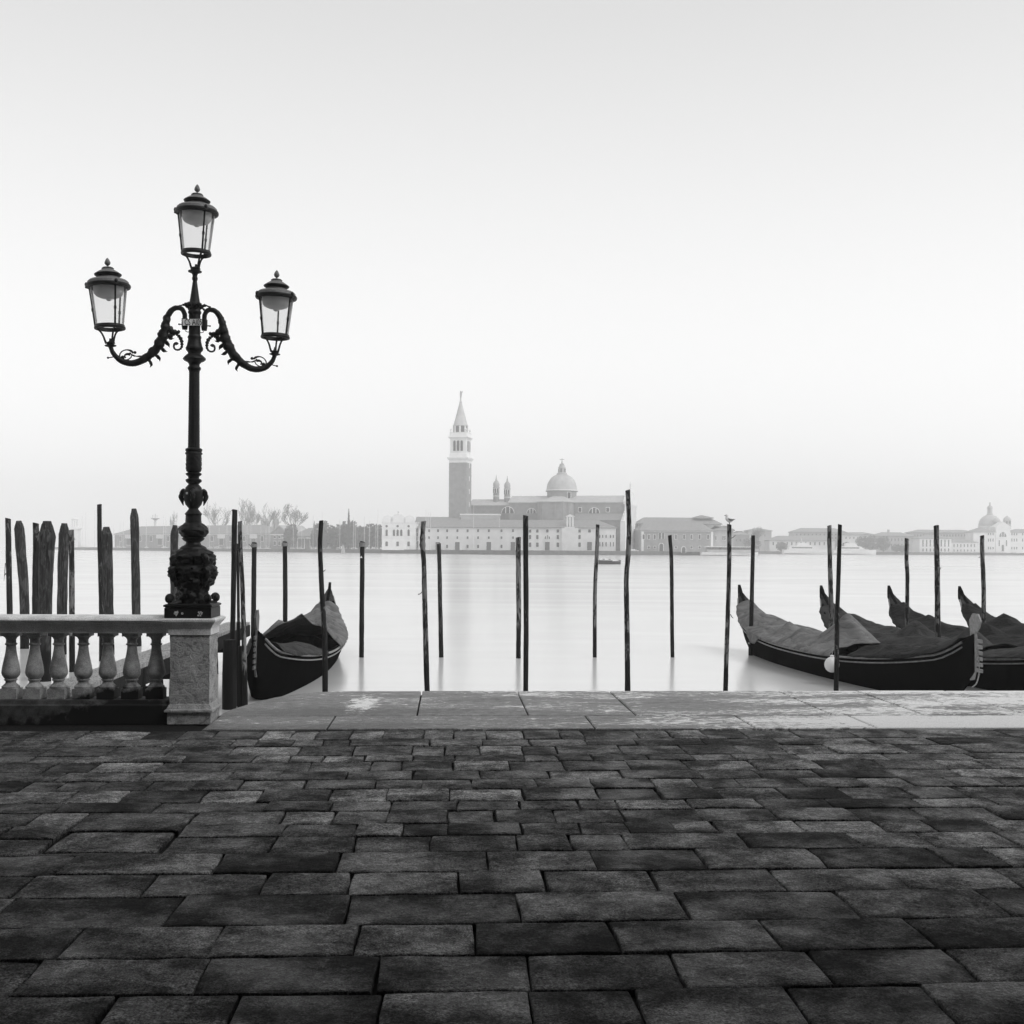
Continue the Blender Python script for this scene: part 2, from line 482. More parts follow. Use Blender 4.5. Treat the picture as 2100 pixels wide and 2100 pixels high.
# ================================================================== the setting: water, quay, pavement
YQ = at_z(1060, 1419, 0).y           # quay edge
YP = at_z(1050, 1497.5, 0).y         # where slabs meet the pale quay stones
YM = at_z(1050, 1470, 0).y           # joint between the two quay courses
PED = at_z(386, 1481, 0)             # foot of the pier's face
PX0, PX1 = at_z(344, 1481, 0).x, at_z(431, 1481, 0).x
PED_X, PED_W = (PX0 + PX1) / 2, (PX1 - PX0)
PED_Y = PED.y + PED_W / 2
SHORE = PED_Y + PED_W / 2 + 0.05     # edge of the ground under the parapet

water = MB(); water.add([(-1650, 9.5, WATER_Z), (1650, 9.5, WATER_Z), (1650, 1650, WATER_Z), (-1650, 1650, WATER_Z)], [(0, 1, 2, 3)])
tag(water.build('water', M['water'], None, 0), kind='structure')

# ground body under the pavement, with the rounded quay corner beside the pier
corner_px = [(452, 1466), (470, 1458), (495, 1450), (525, 1441), (560, 1432.5), (600, 1426), (650, 1421), (710, 1418.2), (780, 1417.6), (865, 1418)]
corner = [at_z(x, y, 0) for x, y in corner_px]
corner = [(p.x, min(p.y, YQ)) for p in corner]; corner[-1] = (corner[-1][0], YQ)
outline = [(-26, -22), (26, -22), (26, YQ - 0.02)] + [(x, y - 0.02) for x, y in reversed(corner)] + [(corner[0][0] - 0.06, SHORE), (-26, SHORE)]
g = MB(); g.prism(outline, 'z', -2.4, -0.035)
pavement = tag(g.build('pavement', M['mortar'], None, 0), kind='structure')

def slab_mesh(name, w, d, th, jit, bev, n_w, n_d):
    # a worn slab: uneven rim, rounded shoulder
    per = []
    for i in range(n_w): per.append((-w / 2 + w * i / n_w, -d / 2))
    for i in range(n_d): per.append((w / 2, -d / 2 + d * i / n_d))
    for i in range(n_w): per.append((w / 2 - w * i / n_w, d / 2))
    for i in range(n_d): per.append((-w / 2, d / 2 - d * i / n_d))
    per = [(x + random.uniform(-jit, jit), y + random.uniform(-jit, jit)) for x, y in per]
    cor = {0, n_w, n_w + n_d, 2 * n_w + n_d}
    n = len(per)
    v = [(x, y, -th) for x, y in per]
    v += [(x * (1 - 0.4 * bev / w), y * (1 - 0.4 * bev / d), -bev * 0.8 - (bev * 0.7 if i in cor else 0)) for i, (x, y) in enumerate(per)]
    v += [(x * (1 - 2.2 * bev / w), y * (1 - 2.2 * bev / d), -(bev * 0.35 if i in cor else 0)) for i, (x, y) in enumerate(per)]
    v += [(x * (1 - min(0.5, 9 * bev / w)), y * (1 - min(0.5, 9 * bev / d)), random.uniform(0.0, 0.004)) for x, y in per]
    f = []
    for r in range(3):
        for k in range(n):
            a_, b_ = r * n + k, r * n + (k + 1) % n
            f.append((a_, b_, b_ + n, a_ + n))
    f.append(tuple(range(3 * n, 4 * n)))
    me = bpy.data.meshes.new(name); me.from_pydata(v, [], f)
    for p in me.polygons: p.use_smooth = True
    me.set_sharp_from_angle(angle=R(50))
    return me
N_SLABS = [0]
def slab(x0, x1, y0, y1, m='trachyte', name='paving_slab', th=0.05, jit=0.009, bev=0.005, gap=0.007, dz=0.008, tilt=0.35):
    w, d = x1 - x0 - gap * random.uniform(0.6, 2.0), y1 - y0 - gap * random.uniform(0.6, 1.8)
    if w < 0.03 or d < 0.03: return
    me = slab_mesh(name, w, d, th, min(jit, d * 0.05), bev, max(2, min(7, int(w / 0.11))), max(2, min(3, int(d / 0.15))))
    N_SLABS[0] += 1
    o = link(name, me, M[m], pavement, ((x0 + x1) / 2 + random.uniform(-1, 1) * gap * 0.3, (y0 + y1) / 2, random.uniform(-dz, dz * 0.6)))
    o.rotation_euler = (R(random.uniform(-tilt, tilt)), R(random.uniform(-tilt, tilt)), R(random.uniform(-0.35, 0.35)))
    return o

ROWS = [1498, 1515, 1528.6, 1547.6, 1560, 1580, 1597.6, 1616.6, 1641, 1660, 1687, 1712, 1745, 1786, 1831, 1892, 1956, 2030, 2125]
JOINTS = [
 [75, 174, 300, 372, 440, 539, 599, 650, 719, 787, 869.6, 929.7, 996, 1073.6, 1148.8, 1196, 1306.5, 1373, 1446, 1528, 1635, 1750, 1867, 1974, 2069],
 [20, 130, 250, 360, 479, 528, 601, 663, 717, 882, 988, 1086, 1202, 1306, 1444, 1596, 1687, 1790, 1919, 2040],
 [100, 230, 350, 476, 616, 725.6, 845, 911.6, 982, 1071, 1142, 1274, 1403, 1517, 1609, 1708, 1854, 1979],
 [70, 200, 380, 521.6, 594.6, 663, 747, 846, 934, 1076, 1144, 1215, 1328, 1422, 1508, 1583.6, 1643.7, 1824, 2000],
 [110, 200, 330, 461.5, 635.5, 760, 824.5, 929.7, 1045.7, 1157, 1289, 1407.5, 1549, 1682, 1811, 1940, 2026],
 [130, 300, 474, 575, 710.6, 847, 984.7, 1127, 1274, 1437.5, 1557.8, 1682, 1832.7, 1974],
 [60, 130, 215, 310, 400, 496, 627, 771, 865, 968, 1100, 1213, 1341, 1427, 1519, 1648, 1777, 1871, 1957, 2056],
 [10, 150, 260, 420, 534.5, 678, 794, 921, 1073.6, 1226, 1354, 1476, 1609, 1738, 1871, 1980],
 [130, 326, 546, 679, 801.6, 937.5, 1066, 1188.6, 1267, 1415, 1560, 1708, 1892, 2055],
 [75, 'P', 581.5, 685, 796, 918.5, 1016, 1137, 1278, 1436, 1593.5, 1756.5, 1898, 2055],
 [20, 'P', 584, 731, 826, 918, 1069, 1191, 1289, 1384, 1471, 1648, 1816, 1920, 2050],
 ['P', 560, 728, 883, 1060, 1172, 1286, 1528, 1762, 1909, 2083],
 [141, 451, 693, 1000, 1218.5, 1441, 1686, 1941, 2061],
 [60, 310, 543.5, 717, 940, 1118, 1343.5, 1601.6, 1854, 2085],
 [10, 361, 712, 1063.6, 1403, 1751, 2055],
 [155, 448, 731, 973, 1262, 1588, 1903],
 [65, 418.5, 774.5, 1088, 1392, 1691, 1990],
 [212, 478, 777, 1090, 1316, 1650, 1950],
]
rowY = [at_z(1050, y, 0).y for y in ROWS]; rowY[0] = YP
pan_l, pan_r = at_z(140, 1698, 0).x, at_z(378, 1698, 0).x
EDGES = []
for i, js in enumerate(JOINTS):
    ym = (ROWS[i] + ROWS[i + 1]) / 2
    y1, y0 = rowY[i], rowY[i + 1]
    xl, xr = at_z(0, ym, 0).x, at_z(2100, ym, 0).x
    xs = []
    hole = None
    for j in js:
        if j == 'P':
            xs += [pan_l, pan_r]; hole = pan_l
        else:
            xs.append(at_z(j, ym, 0).x)
    left = [xs[0] - random.uniform(0.45, 0.8)]; right = [xs[-1] + random.uniform(0.45, 0.8)]
    for k in range(1):
        left.insert(0, left[0] - random.uniform(0.45, 0.85)); right.append(right[-1] + random.uniform(0.45, 0.85))
    xs = left + xs + right
    used = [k for k in range(len(xs) - 1) if not (xs[k + 1] < xl - 0.9 or xs[k] > xr + 0.9)]
    EDGES.append(((-1, xs[used[0]]), (1, xs[used[-1] + 1])))
    for k in range(len(xs) - 1):
        if hole is not None and abs(xs[k] - hole) < 1e-6: continue
        if xs[k + 1] < xl - 0.9 or xs[k] > xr + 0.9: continue
        slab(xs[k], xs[k + 1], y0, y1)
# the same courses run on past both sides of the view, joined as one piece
run = MB()
for i in range(len(ROWS) - 1):
    y1, y0 = rowY[i], rowY[i + 1]
    for sg, x in EDGES[i]:
        while abs(x) < 12:
            w = random.uniform(0.45, 0.9); xa, xb = (x, x + w) if sg > 0 else (x - w, x)
            if not (xa < PX1 + 0.3 and y1 > PED.y - 0.05): run.frustum((xa + xb) / 2, (y0 + y1) / 2, [(-0.05, w / 2 - 0.006, (y1 - y0) / 2 - 0.006), (-0.006, w / 2 - 0.006, (y1 - y0) / 2 - 0.006), (random.uniform(-0.004, 0.003), w / 2 - 0.013, (y1 - y0) / 2 - 0.013)])
            x = xb if sg > 0 else xa
tag(run.build('paving_run', M['trachyte'], pavement, 0), kind='stuff')
# the inset panel with its two pale strips
py1, py0 = rowY[9], rowY[12]
s_w = 0.055
slab(pan_l + 0.02, pan_r - 0.02, py0 + s_w, (py0 + py1) / 2 + 0.02, gap=0.02)
slab(pan_l + 0.02, pan_r - 0.02, (py0 + py1) / 2 + 0.02, py1 - s_w, gap=0.006)
for ya, yb in ((py0, py0 + s_w), (py1 - s_w, py1)):
    slab(pan_l, pan_r, ya, yb, 'quay_strip' if 'quay_strip' in M else 'trachyte', 'edging_strip', gap=0.006, tilt=0.1)

# pale quay stones: two courses
def quay_stone(pts, name='quay_stone', top=0.012):
    # pts: outline counter-clockwise; shrunk for the joint, shoulder bevelled
    c = Vector((sum(p[0] for p in pts) / len(pts), sum(p[1] for p in pts) / len(pts)))
    n = len(pts)
    def ins(k, d):
        p, a_, b_ = Vector(pts[k]), Vector(pts[k - 1]), Vector(pts[(k + 1) % n])
        e1, e2 = (p - a_).normalized(), (b_ - p).normalized()
        nn = Vector((-e1.y - e2.y, e1.x + e2.x)); nn.normalize()
        q = 1.0 / max(0.5, math.sqrt((1 + e1.dot(e2)) / 2))
        return p + nn * d * q
    v, f = [], []
    for d, z in ((0.009, -0.5), (0.009, -0.008 + top), (0.02, top)):
        for k in range(n):
            p = ins(k, d); v.append((p.x, p.y, z))
    for r in range(2):
        for k in range(n):
            a_, b_ = r * n + k, r * n + (k + 1) % n
            f.append((a_, b_, b_ + n, a_ + n))
    f.append(tuple(range(2 * n, 3 * n)))
    me = bpy.data.meshes.new(name); me.from_pydata(v, [], f)
    return link(name, me, M['istrian'], pavement)
def seg_pts(x0, x1, y, n=5, j=0.004):
    return [(x0 + (x1 - x0) * i / n, y + (random.uniform(-j, j) if 0 < i < n else 0)) for i in range(n + 1)]
def course(js, y0, y1, j_edge):
    xs = js
    for k in range(len(xs) - 1):
        a_, b_ = seg_pts(xs[k], xs[k + 1], y0), seg_pts(xs[k], xs[k + 1], y1, 8, j_edge)
        quay_stone(a_ + b_[::-1], top=0.010 + random.uniform(0, 0.006))
e_top = [at_z(x, 1444, 0).x for x in (860, 1071.5, 1277, 1512 + 75 , 1736 + 95, 1900 + 150, 2300)]
# joints of the edge course, read on the joint lines' mid height
e_top = [at_z(860, 1444, 0).x, at_z(1072, 1444, 0).x, at_z(1277, 1444, 0).x, at_z(1648, 1442, 0).x, at_z(1822, 1442, 0).x, at_z(2010, 1440, 0).x]
e_top += [e_top[-1] + 1.5, e_top[-1] + 3.4, e_top[-1] + 5.0]
course(e_top, YM, YQ, 0.006)
first = [(corner[0][0], YM)] + seg_pts(corner[0][0], e_top[0], YM, 5)[1:] + [(e_top[0], YQ)] + [p for p in reversed(corner[1:-1]) if p[0] < e_top[0] - 0.05] + [corner[0]]
first = [p for i, p in enumerate(first) if i == 0 or (Vector(p) - Vector(first[i - 1])).length > 0.02]
if (Vector(first[0]) - Vector(first[-1])).length < 0.02: first = first[:-1]
quay_stone(first)
i_top = [at_z(432, 1484, 0).x, at_z(679, 1484, 0).x, at_z(1211, 1484, 0).x, at_z(1528, 1482, 0).x, at_z(1765, 1481, 0).x]
i_top += [i_top[-1] + 2.0, i_top[-1] + 3.6, i_top[-1] + 5.4]
course(i_top, YP, YM, 0.004)
# quay face under the edge stones
w_ = MB(); w_.prism([(x, y - 0.03) for x, y in corner] + [(26, YQ - 0.03), (26, YQ - 0.5), (corner[0][0], YM - 0.3)], 'z', -2.3, -0.5)
w_.build('quay_face', M['quay_wall'], pavement, 0)

# ================================================================== parapet: pier, rail, balusters
par = tag(empty('balustrade', (PED_X, PED_Y, 0)), 'pale stone balustrade with square pier carrying the three armed lamp', 'balustrade')
hw = PED_W / 2
def zpy(px, py, Y): return at_y(px, py, Y).z
yf = PED_Y - hw
z_top = zpy(386, 1268, yf); z_m1 = zpy(386, 1286, yf); z_m2 = zpy(386, 1302, yf); z_b1 = zpy(386, 1445, yf); z_b2 = zpy(386, 1460, yf)
pb = MB()
pb.frustum(0, 0, [(-0.02, hw * 1.02, hw * 1.02), (z_b2 - 0.005, hw * 1.03, hw * 1.03), (z_b2, hw * 1.14, hw * 1.14), (z_b2 + 0.018, hw * 1.14, hw * 1.14), (z_b2 + 0.03, hw * 1.05, hw * 1.05), (z_b1, hw * 0.96, hw * 0.96), (z_b1 + 0.004, hw * 0.93, hw * 0.93)])
# roughen the worn foot
pb.build('pier_base', M['pier_stone'], par, 25)
sh = MB()
def shaft(n=10, m=16):
    v, f = [], []
    h0, h1 = z_b1, z_m2
    hx = hw * 0.93
    ring = []
    for k in range(4):
        for i in range(n):
            t = i / n * 2 - 1
            ring.append({0: (t * hx, -hx), 1: (hx, t * hx), 2: (-t * hx, hx), 3: (-hx, -t * hx)}[k])
    for j in range(m + 1):
        z = h0 + (h1 - h0) * j / m
        for x, y in ring:
            e = 0.006 * nz(x * 9 + 3, y * 9, z * 12) + 0.004 * nz(x * 25, y * 25, z * 25)
            L = max(abs(x), abs(y))
            v.append((x * (1 + e / L), y * (1 + e / L), z))
    N = len(ring)
    for j in range(m):
        for k in range(N):
            a_, b_ = j * N + k, j * N + (k + 1) % N
            f.append((a_, b_, b_ + N, a_ + N))
    return v, f
sh.add(*shaft()); sh.build('pier_shaft', M['pier_stone'], par, 30)
cap = MB()
dz = z_top - z_m2
cap.frustum(0, 0, [(z_m2 - 0.005, hw * 0.95, hw * 0.95), (z_m2, hw * 1.0, hw * 1.0), (z_m2 + dz * 0.42, hw * 1.0, hw * 1.0), (z_m2 + dz * 0.44, hw * 1.05, hw * 1.05), (z_m2 + dz * 0.52, hw * 1.05, hw * 1.05),
    (z_m2 + dz * 0.54, hw * 1.09, hw * 1.09), (z_m2 + dz * 0.64, hw * 1.11, hw * 1.11), (z_m2 + dz * 0.66, hw * 1.16, hw * 1.16), (z_m2 + dz * 0.76, hw * 1.2, hw * 1.2), (z_m2 + dz * 0.80, hw * 1.25, hw * 1.25), (z_m2 + dz * 0.92, hw * 1.26, hw * 1.26), (z_m2 + dz * 1.0, hw * 1.2, hw * 1.2)])
cap.build('pier_cap', M['rail_stone'], par, 25)
# rail: moulded section run along x
rx0, rx1 = -5.2, -hw * 0.98
zr0, zr1, zr2 = zpy(200, 1299, PED_Y - 0.14), zpy(200, 1285, PED_Y - 0.15), zpy(200, 1263.5, PED_Y - 0.19)
q = (zr2 - zr1)
sec = [(-0.115, zr0), (-0.115, zr1), (-0.128, zr1 + q * .04), (-0.128, zr1 + q * 0.16), (-0.142, zr1 + q * 0.2), (-0.142, zr1 + q * 0.33), (-0.160, zr1 + q * 0.36), (-0.176, zr1 + q * 0.42), (-0.194, zr1 + q * 0.50), (-0.200, zr1 + q * 0.60), (-0.194, zr1 + q * 0.72), (-0.176, zr1 + q * 0.84), (-0.145, zr1 + q * 0.94), (-0.09, zr2)]
sec = sec + [(-y, z) for y, z in reversed(sec)]
rl = MB(); rl.prism(sec[::-1], 'x', rx0, rx1); rl.build('rail', M['rail_stone'], par, 30)
# plinth course under the balusters
pl = MB()
zp = zpy(150, 1436, PED_Y - 0.14)
pl.prism([(-0.17, -0.03), (0.17, -0.03), (0.17, zp - 0.05), (0.15, zp - 0.035), (0.14, zp), (-0.14, zp), (-0.15, zp - 0.035), (-0.17, zp - 0.05)], 'x', rx0, -hw * 1.03)
pl.build('plinth_course', M['plinth_crust'], par, 30)
# baluster (shared mesh)
zb_t, zb_b = zr0, zp
H = zb_t - zb_b
prof = [(0.40, .30), (0.40, .115), (0.30, .145)]
def bal_mesh():
    b = MB()
    def zz(t): return t * H
    b.box(-0.083, 0.083, -0.083, 0.083, 0.002, zz(0.155))
    P = [(0.075, 0.156), (0.076, 0.185), (0.066, 0.2), (0.058, 0.215), (0.050, 0.225), (0.044, 0.245), (0.045, 0.268), (0.054, 0.275), (0.056, 0.292), (0.050, 0.3), (0.062, 0.325), (0.073, 0.355), (0.078, 0.39), (0.0765, 0.43), (0.070, 0.50),
         (0.060, 0.58), (0.050, 0.66), (0.044, 0.73), (0.041, 0.785), (0.0405, 0.805), (0.050, 0.812), (0.052, 0.83), (0.044, 0.838), (0.042, 0.845), (0.042, 0.895), (0.047, 0.905), (0.05, 0.92), (0.062, 0.935), (0.066, 0.945)]
    b.lathe([(r * 1.11, zz(t)) for r, t in P], 20)
    b.box(-0.078, 0.078, -0.078, 0.078, zz(0.946), H - 0.002)
    return b.mesh('baluster', 35)
bme = bal_mesh(); bme.materials.append(M['baluster_stone'])
for px in (-82, -32, 17.6, 66.5, 116, 167, 217.5, 267, 317):
    p = at_y(px, 1380, PED_Y - 0.06)
    o = link('baluster', bme, None, par, (p.x - PED_X, 0, zb_b))
    o.rotation_euler = (0, 0, R(random.uniform(-2, 2)))

# ================================================================== lamp
LB = at_y(395.5, 1250, PED_Y)
lamp = tag(empty('street_lamp', (LB.x, PED_Y, z_top)), 'ornate black iron street lamp with three glass lanterns standing on the stone pier', 'street lamp')
MPP = -(cam.matrix_world.inverted() @ Vector((LB.x, PED_Y, 2.0))).z / FPX      # metres per photograph pixel at the lamp
base_py = 1266.5
def lz(py): return (base_py - py) * MPP
iron = M['iron']
# square foot with stepped mouldings
ft = MB()
fw = 51.0 * MPP * 0.98 * (0.5 / 0.5)
fw = 46.5 * MPP
ft.frustum(0, 0, [(0.002, fw, fw), (lz(1246), fw, fw), (lz(1245.5), fw * 0.97, fw * 0.97), (lz(1244), fw * 0.97, fw * 0.97), (lz(1243.5), fw * 1.03, fw * 1.03), (lz(1240), fw * 1.04, fw * 1.04), (lz(1238), fw * 0.95, fw * 0.95)])
ft.build('foot_block', iron, lamp, 20)
# ornate vase and column, read from the photograph's outline: (half width px, y px)
def orn(amp_of):
    def fn(r, z, a):
        k = amp_of(z)
        if k == 0: return r
        w = z / MPP
        return r * (1 + k * (0.45 * math.cos(8 * a + 0.3 * w) * math.sin(w * 0.28) + 0.6 * nz(math.cos(a) * 3.3, math.sin(a) * 3.3, w * 0.22) + 0.7 * nz(math.cos(a) * 8, math.sin(a) * 8, w * 0.5)))
    return fn
def vase_lobes(r, z, a):
    w = z / MPP
    lob = 0.075 * abs(math.cos(2 * a)) ** 3 * (1 if 40 < w < 135 else 0.2)
    return r * (0.95 + lob + 0.10 * nz(math.cos(a) * 3.0, math.sin(a) * 3.0, w * 0.067) + 0.16 * nz(math.cos(a) * 7, math.sin(a) * 7, w * 0.155) + 0.10 * nz(math.cos(a) * 14, math.sin(a) * 14, w * 0.31))
def dense(prof, step=2.0):
    out = []
    for (r0, y0), (r1, y1) in zip(prof, prof[1:]):
        n = max(1, int(abs(y1 - y0) / step))
        out += [(r0 + (r1 - r0) * i / n, y0 + (y1 - y0) * i / n) for i in range(n)]
    return out + [prof[-1]]
vase = [(30, 1238), (31, 1226), (30, 1216), (32, 1208), (36, 1200), (40, 1192), (44, 1182), (46.5, 1173), (46, 1166), (42, 1161), (36, 1158.5), (38, 1155), (41.5, 1148), (41, 1141), (37, 1134), (33, 1130), (29, 1127.5)]
vb = MB(); vb.lathe([(r * MPP, lz(y)) for r, y in dense(vase)], 56, fn=vase_lobes); vb.build('vase_base', iron, lamp, 60)
for k in range(4):      # acanthus leaves on the shoulders, scroll feet on the corners
    an = R(45 + 90 * k + 0)
    c, s = math.cos(an), math.sin(an)
    lf = MB()
    path = catmull([(c * r * MPP, s * r * MPP, lz(y)) for r, y in ((36, 1140), (44, 1144), (47, 1152), (44, 1160), (41, 1158))], 4)
    lf.tube(path, lerp_list([5 * MPP, 7 * MPP, 7 * MPP, 5.5 * MPP, 2 * MPP], len(path)), 8, fn=lambda i, a_: 1 + 0.25 * math.sin(3 * a_ + i))
    path = catmull([(c * r * MPP, s * r * MPP, lz(y)) for r, y in ((42, 1160), (49, 1168), (49, 1178), (44, 1190), (38, 1202))], 4)
    lf.tube(path, lerp_list([4 * MPP, 7 * MPP, 7.5 * MPP, 6 * MPP, 4 * MPP], len(path)), 8, fn=lambda i, a_: 1 + 0.28 * math.sin(4 * a_ + i * 1.3))
    lf.build('acanthus_leaf', iron, lamp, 60)
    sc = MB()
    pts = []
    for i in range(22):
        th = i / 21 * R(520); rr = (8.5 - 7.0 * i / 21) * MPP
        ctr = 54 * MPP
        x = ctr + rr * math.cos(R(200) - th); z = lz(1228) + rr * math.sin(R(200) - th)
        pts.append((c * x, s * x, z))
    sc.tube(pts, lerp_list([4.2 * MPP, 4.2 * MPP, 3.2 * MPP], len(pts)), 8)
    sc.ball((c * 54 * MPP, s * 54 * MPP, lz(1228)), 7.6 * MPP, seg=12)
    sc.tube([(c * 30 * MPP, s * 30 * MPP, lz(1234)), (c * 42 * MPP, s * 42 * MPP, lz(1239)), (c * 56 * MPP, s * 56 * MPP, lz(1237.5))], [7 * MPP, 6 * MPP, 4 * MPP], 8)
    sc.build('scroll_foot', iron, lamp, 60)
low = [(27, 1128), (26, 1124), (24, 1122), (16, 1118), (14, 1113), (20, 1109), (23, 1105), (19.5, 1103.5), (25, 1100), (29, 1093), (30, 1088), (28, 1084), (22, 1077), (18, 1074), (16, 1073), (15.5, 1060), (15.5, 1058), (17.5, 1055), (13, 1050), (9.5, 1045), (10, 1041)]
mb = MB(); mb.lathe([(r * MPP, lz(y)) for r, y in dense(low, 1.6)], 40, fn=orn(lambda z: 0.13 if lz(1102) < z < lz(1074) else 0.035)); mb.build('lower_column', iron, lamp, 50)
urn = [(9.5, 1044), (12, 1041), (16, 1036), (18.5, 1028), (19.5, 1018), (19.5, 1008), (17, 1005), (16, 1001), (10, 994), (15.5, 989), (16, 985), (10.5, 982), (11.5, 978), (15.5, 975), (16, 972), (11, 970), (14.5, 968), (15.8, 962), (15.6, 938), (15.2, 934), (17.3, 932.5), (17.3, 930), (15, 928), (16.8, 926), (16.8, 922), (13, 920)]
mb = MB(); mb.lathe([(r * MPP, lz(y)) for r, y in dense(urn, 1.6)], 40, fn=orn(lambda z: 0.085 if (lz(968) < z < lz(936) or lz(990) < z < lz(984)) else 0.0)); mb.build('urn_column', iron, lamp, 50)
for k in range(4):      # drooping leaves on the urn
    an = R(8 + 90 * k); c, s = math.cos(an), math.sin(an)
    lf = MB(); path = catmull([(c * r * MPP, s * r * MPP, lz(y)) for r, y in ((17, 1006), (22.5, 1009), (24, 1018), (23, 1028), (20, 1038))], 3)
    lf.tube(path, lerp_list([2.5 * MPP, 4.5 * MPP, 5 * MPP, 4 * MPP, 0.8 * MPP], len(path)), 7, fn=lambda i, a_: 1 + 0.25 * math.sin(3 * a_ + i)); lf.build('urn_leaf', iron, lamp, 60)
def flute(r, z, a): return r * (1 - 0.07 * abs(math.sin(7 * a)) ** 0.7)
mb = MB(); mb.lathe([(r * MPP, lz(y)) for r, y in dense([(12.2, 921), (12, 915), (10.6, 764)], 10)], 56, fn=flute); mb.build('fluted_shaft', iron, lamp, 60)
upz = [(10.5, 766), (10.8, 762), (13.2, 758), (13, 755), (10.3, 752), (10.8, 748), (14, 744), (20, 741), (23, 738), (22, 735), (18, 731), (13, 727), (13, 724), (17, 719), (17.5, 715), (15.5, 711), (13.5, 702), (12.8, 697), (13.8, 694), (13.5, 691), (11.6, 689), (11.6, 646), (13.4, 643), (13, 640), (11.5, 637), (11.5, 632), (14, 628), (13, 624), (10.4, 620), (9, 612), (6.8, 596), (4.6, 580), (4.2, 577), (5.6, 574.5), (5.8, 571), (4.6, 568), (5, 565), (6.5, 562), (13.6, 559), (13.8, 557), (8, 554), (9, 551.5), (6, 549)]
mb = MB(); mb.lathe([(r * MPP, lz(y)) for r, y in dense(upz, 2)], 32, fn=orn(lambda z: 0.05 if (lz(745) < z < lz(733) or lz(690) < z < lz(645)) else 0.0)); mb.build('upper_column', iron, lamp, 50)
for k in range(6):      # leaf crown below the tapering spire
    an = R(5 + 60 * k); c, s = math.cos(an), math.sin(an)
    lf = MB(); path = catmull([(c * r * MPP, s * r * MPP, lz(y)) for r, y in ((9, 634), (15, 629), (21, 627), (26, 628), (29.5, 630))], 3)
    lf.tube(path, lerp_list([4 * MPP, 4 * MPP, 2.4 * MPP, 1.4 * MPP, 1.6 * MPP], len(path)), 6, fn=lambda i, a_: 1 + 0.3 * math.sin(2 * a_ + i * 1.7)); lf.ball((c * 30 * MPP, s * 30 * MPP, lz(630)), 2.6 * MPP, seg=8, rings=6)
    lf.tube([(c * 16 * MPP, s * 16 * MPP, lz(628)), (c * 20 * MPP, s * 20 * MPP, lz(623.5))], [2.2 * MPP, 0.4 * MPP], 5); lf.build('crown_leaf', iron, lamp, 60)

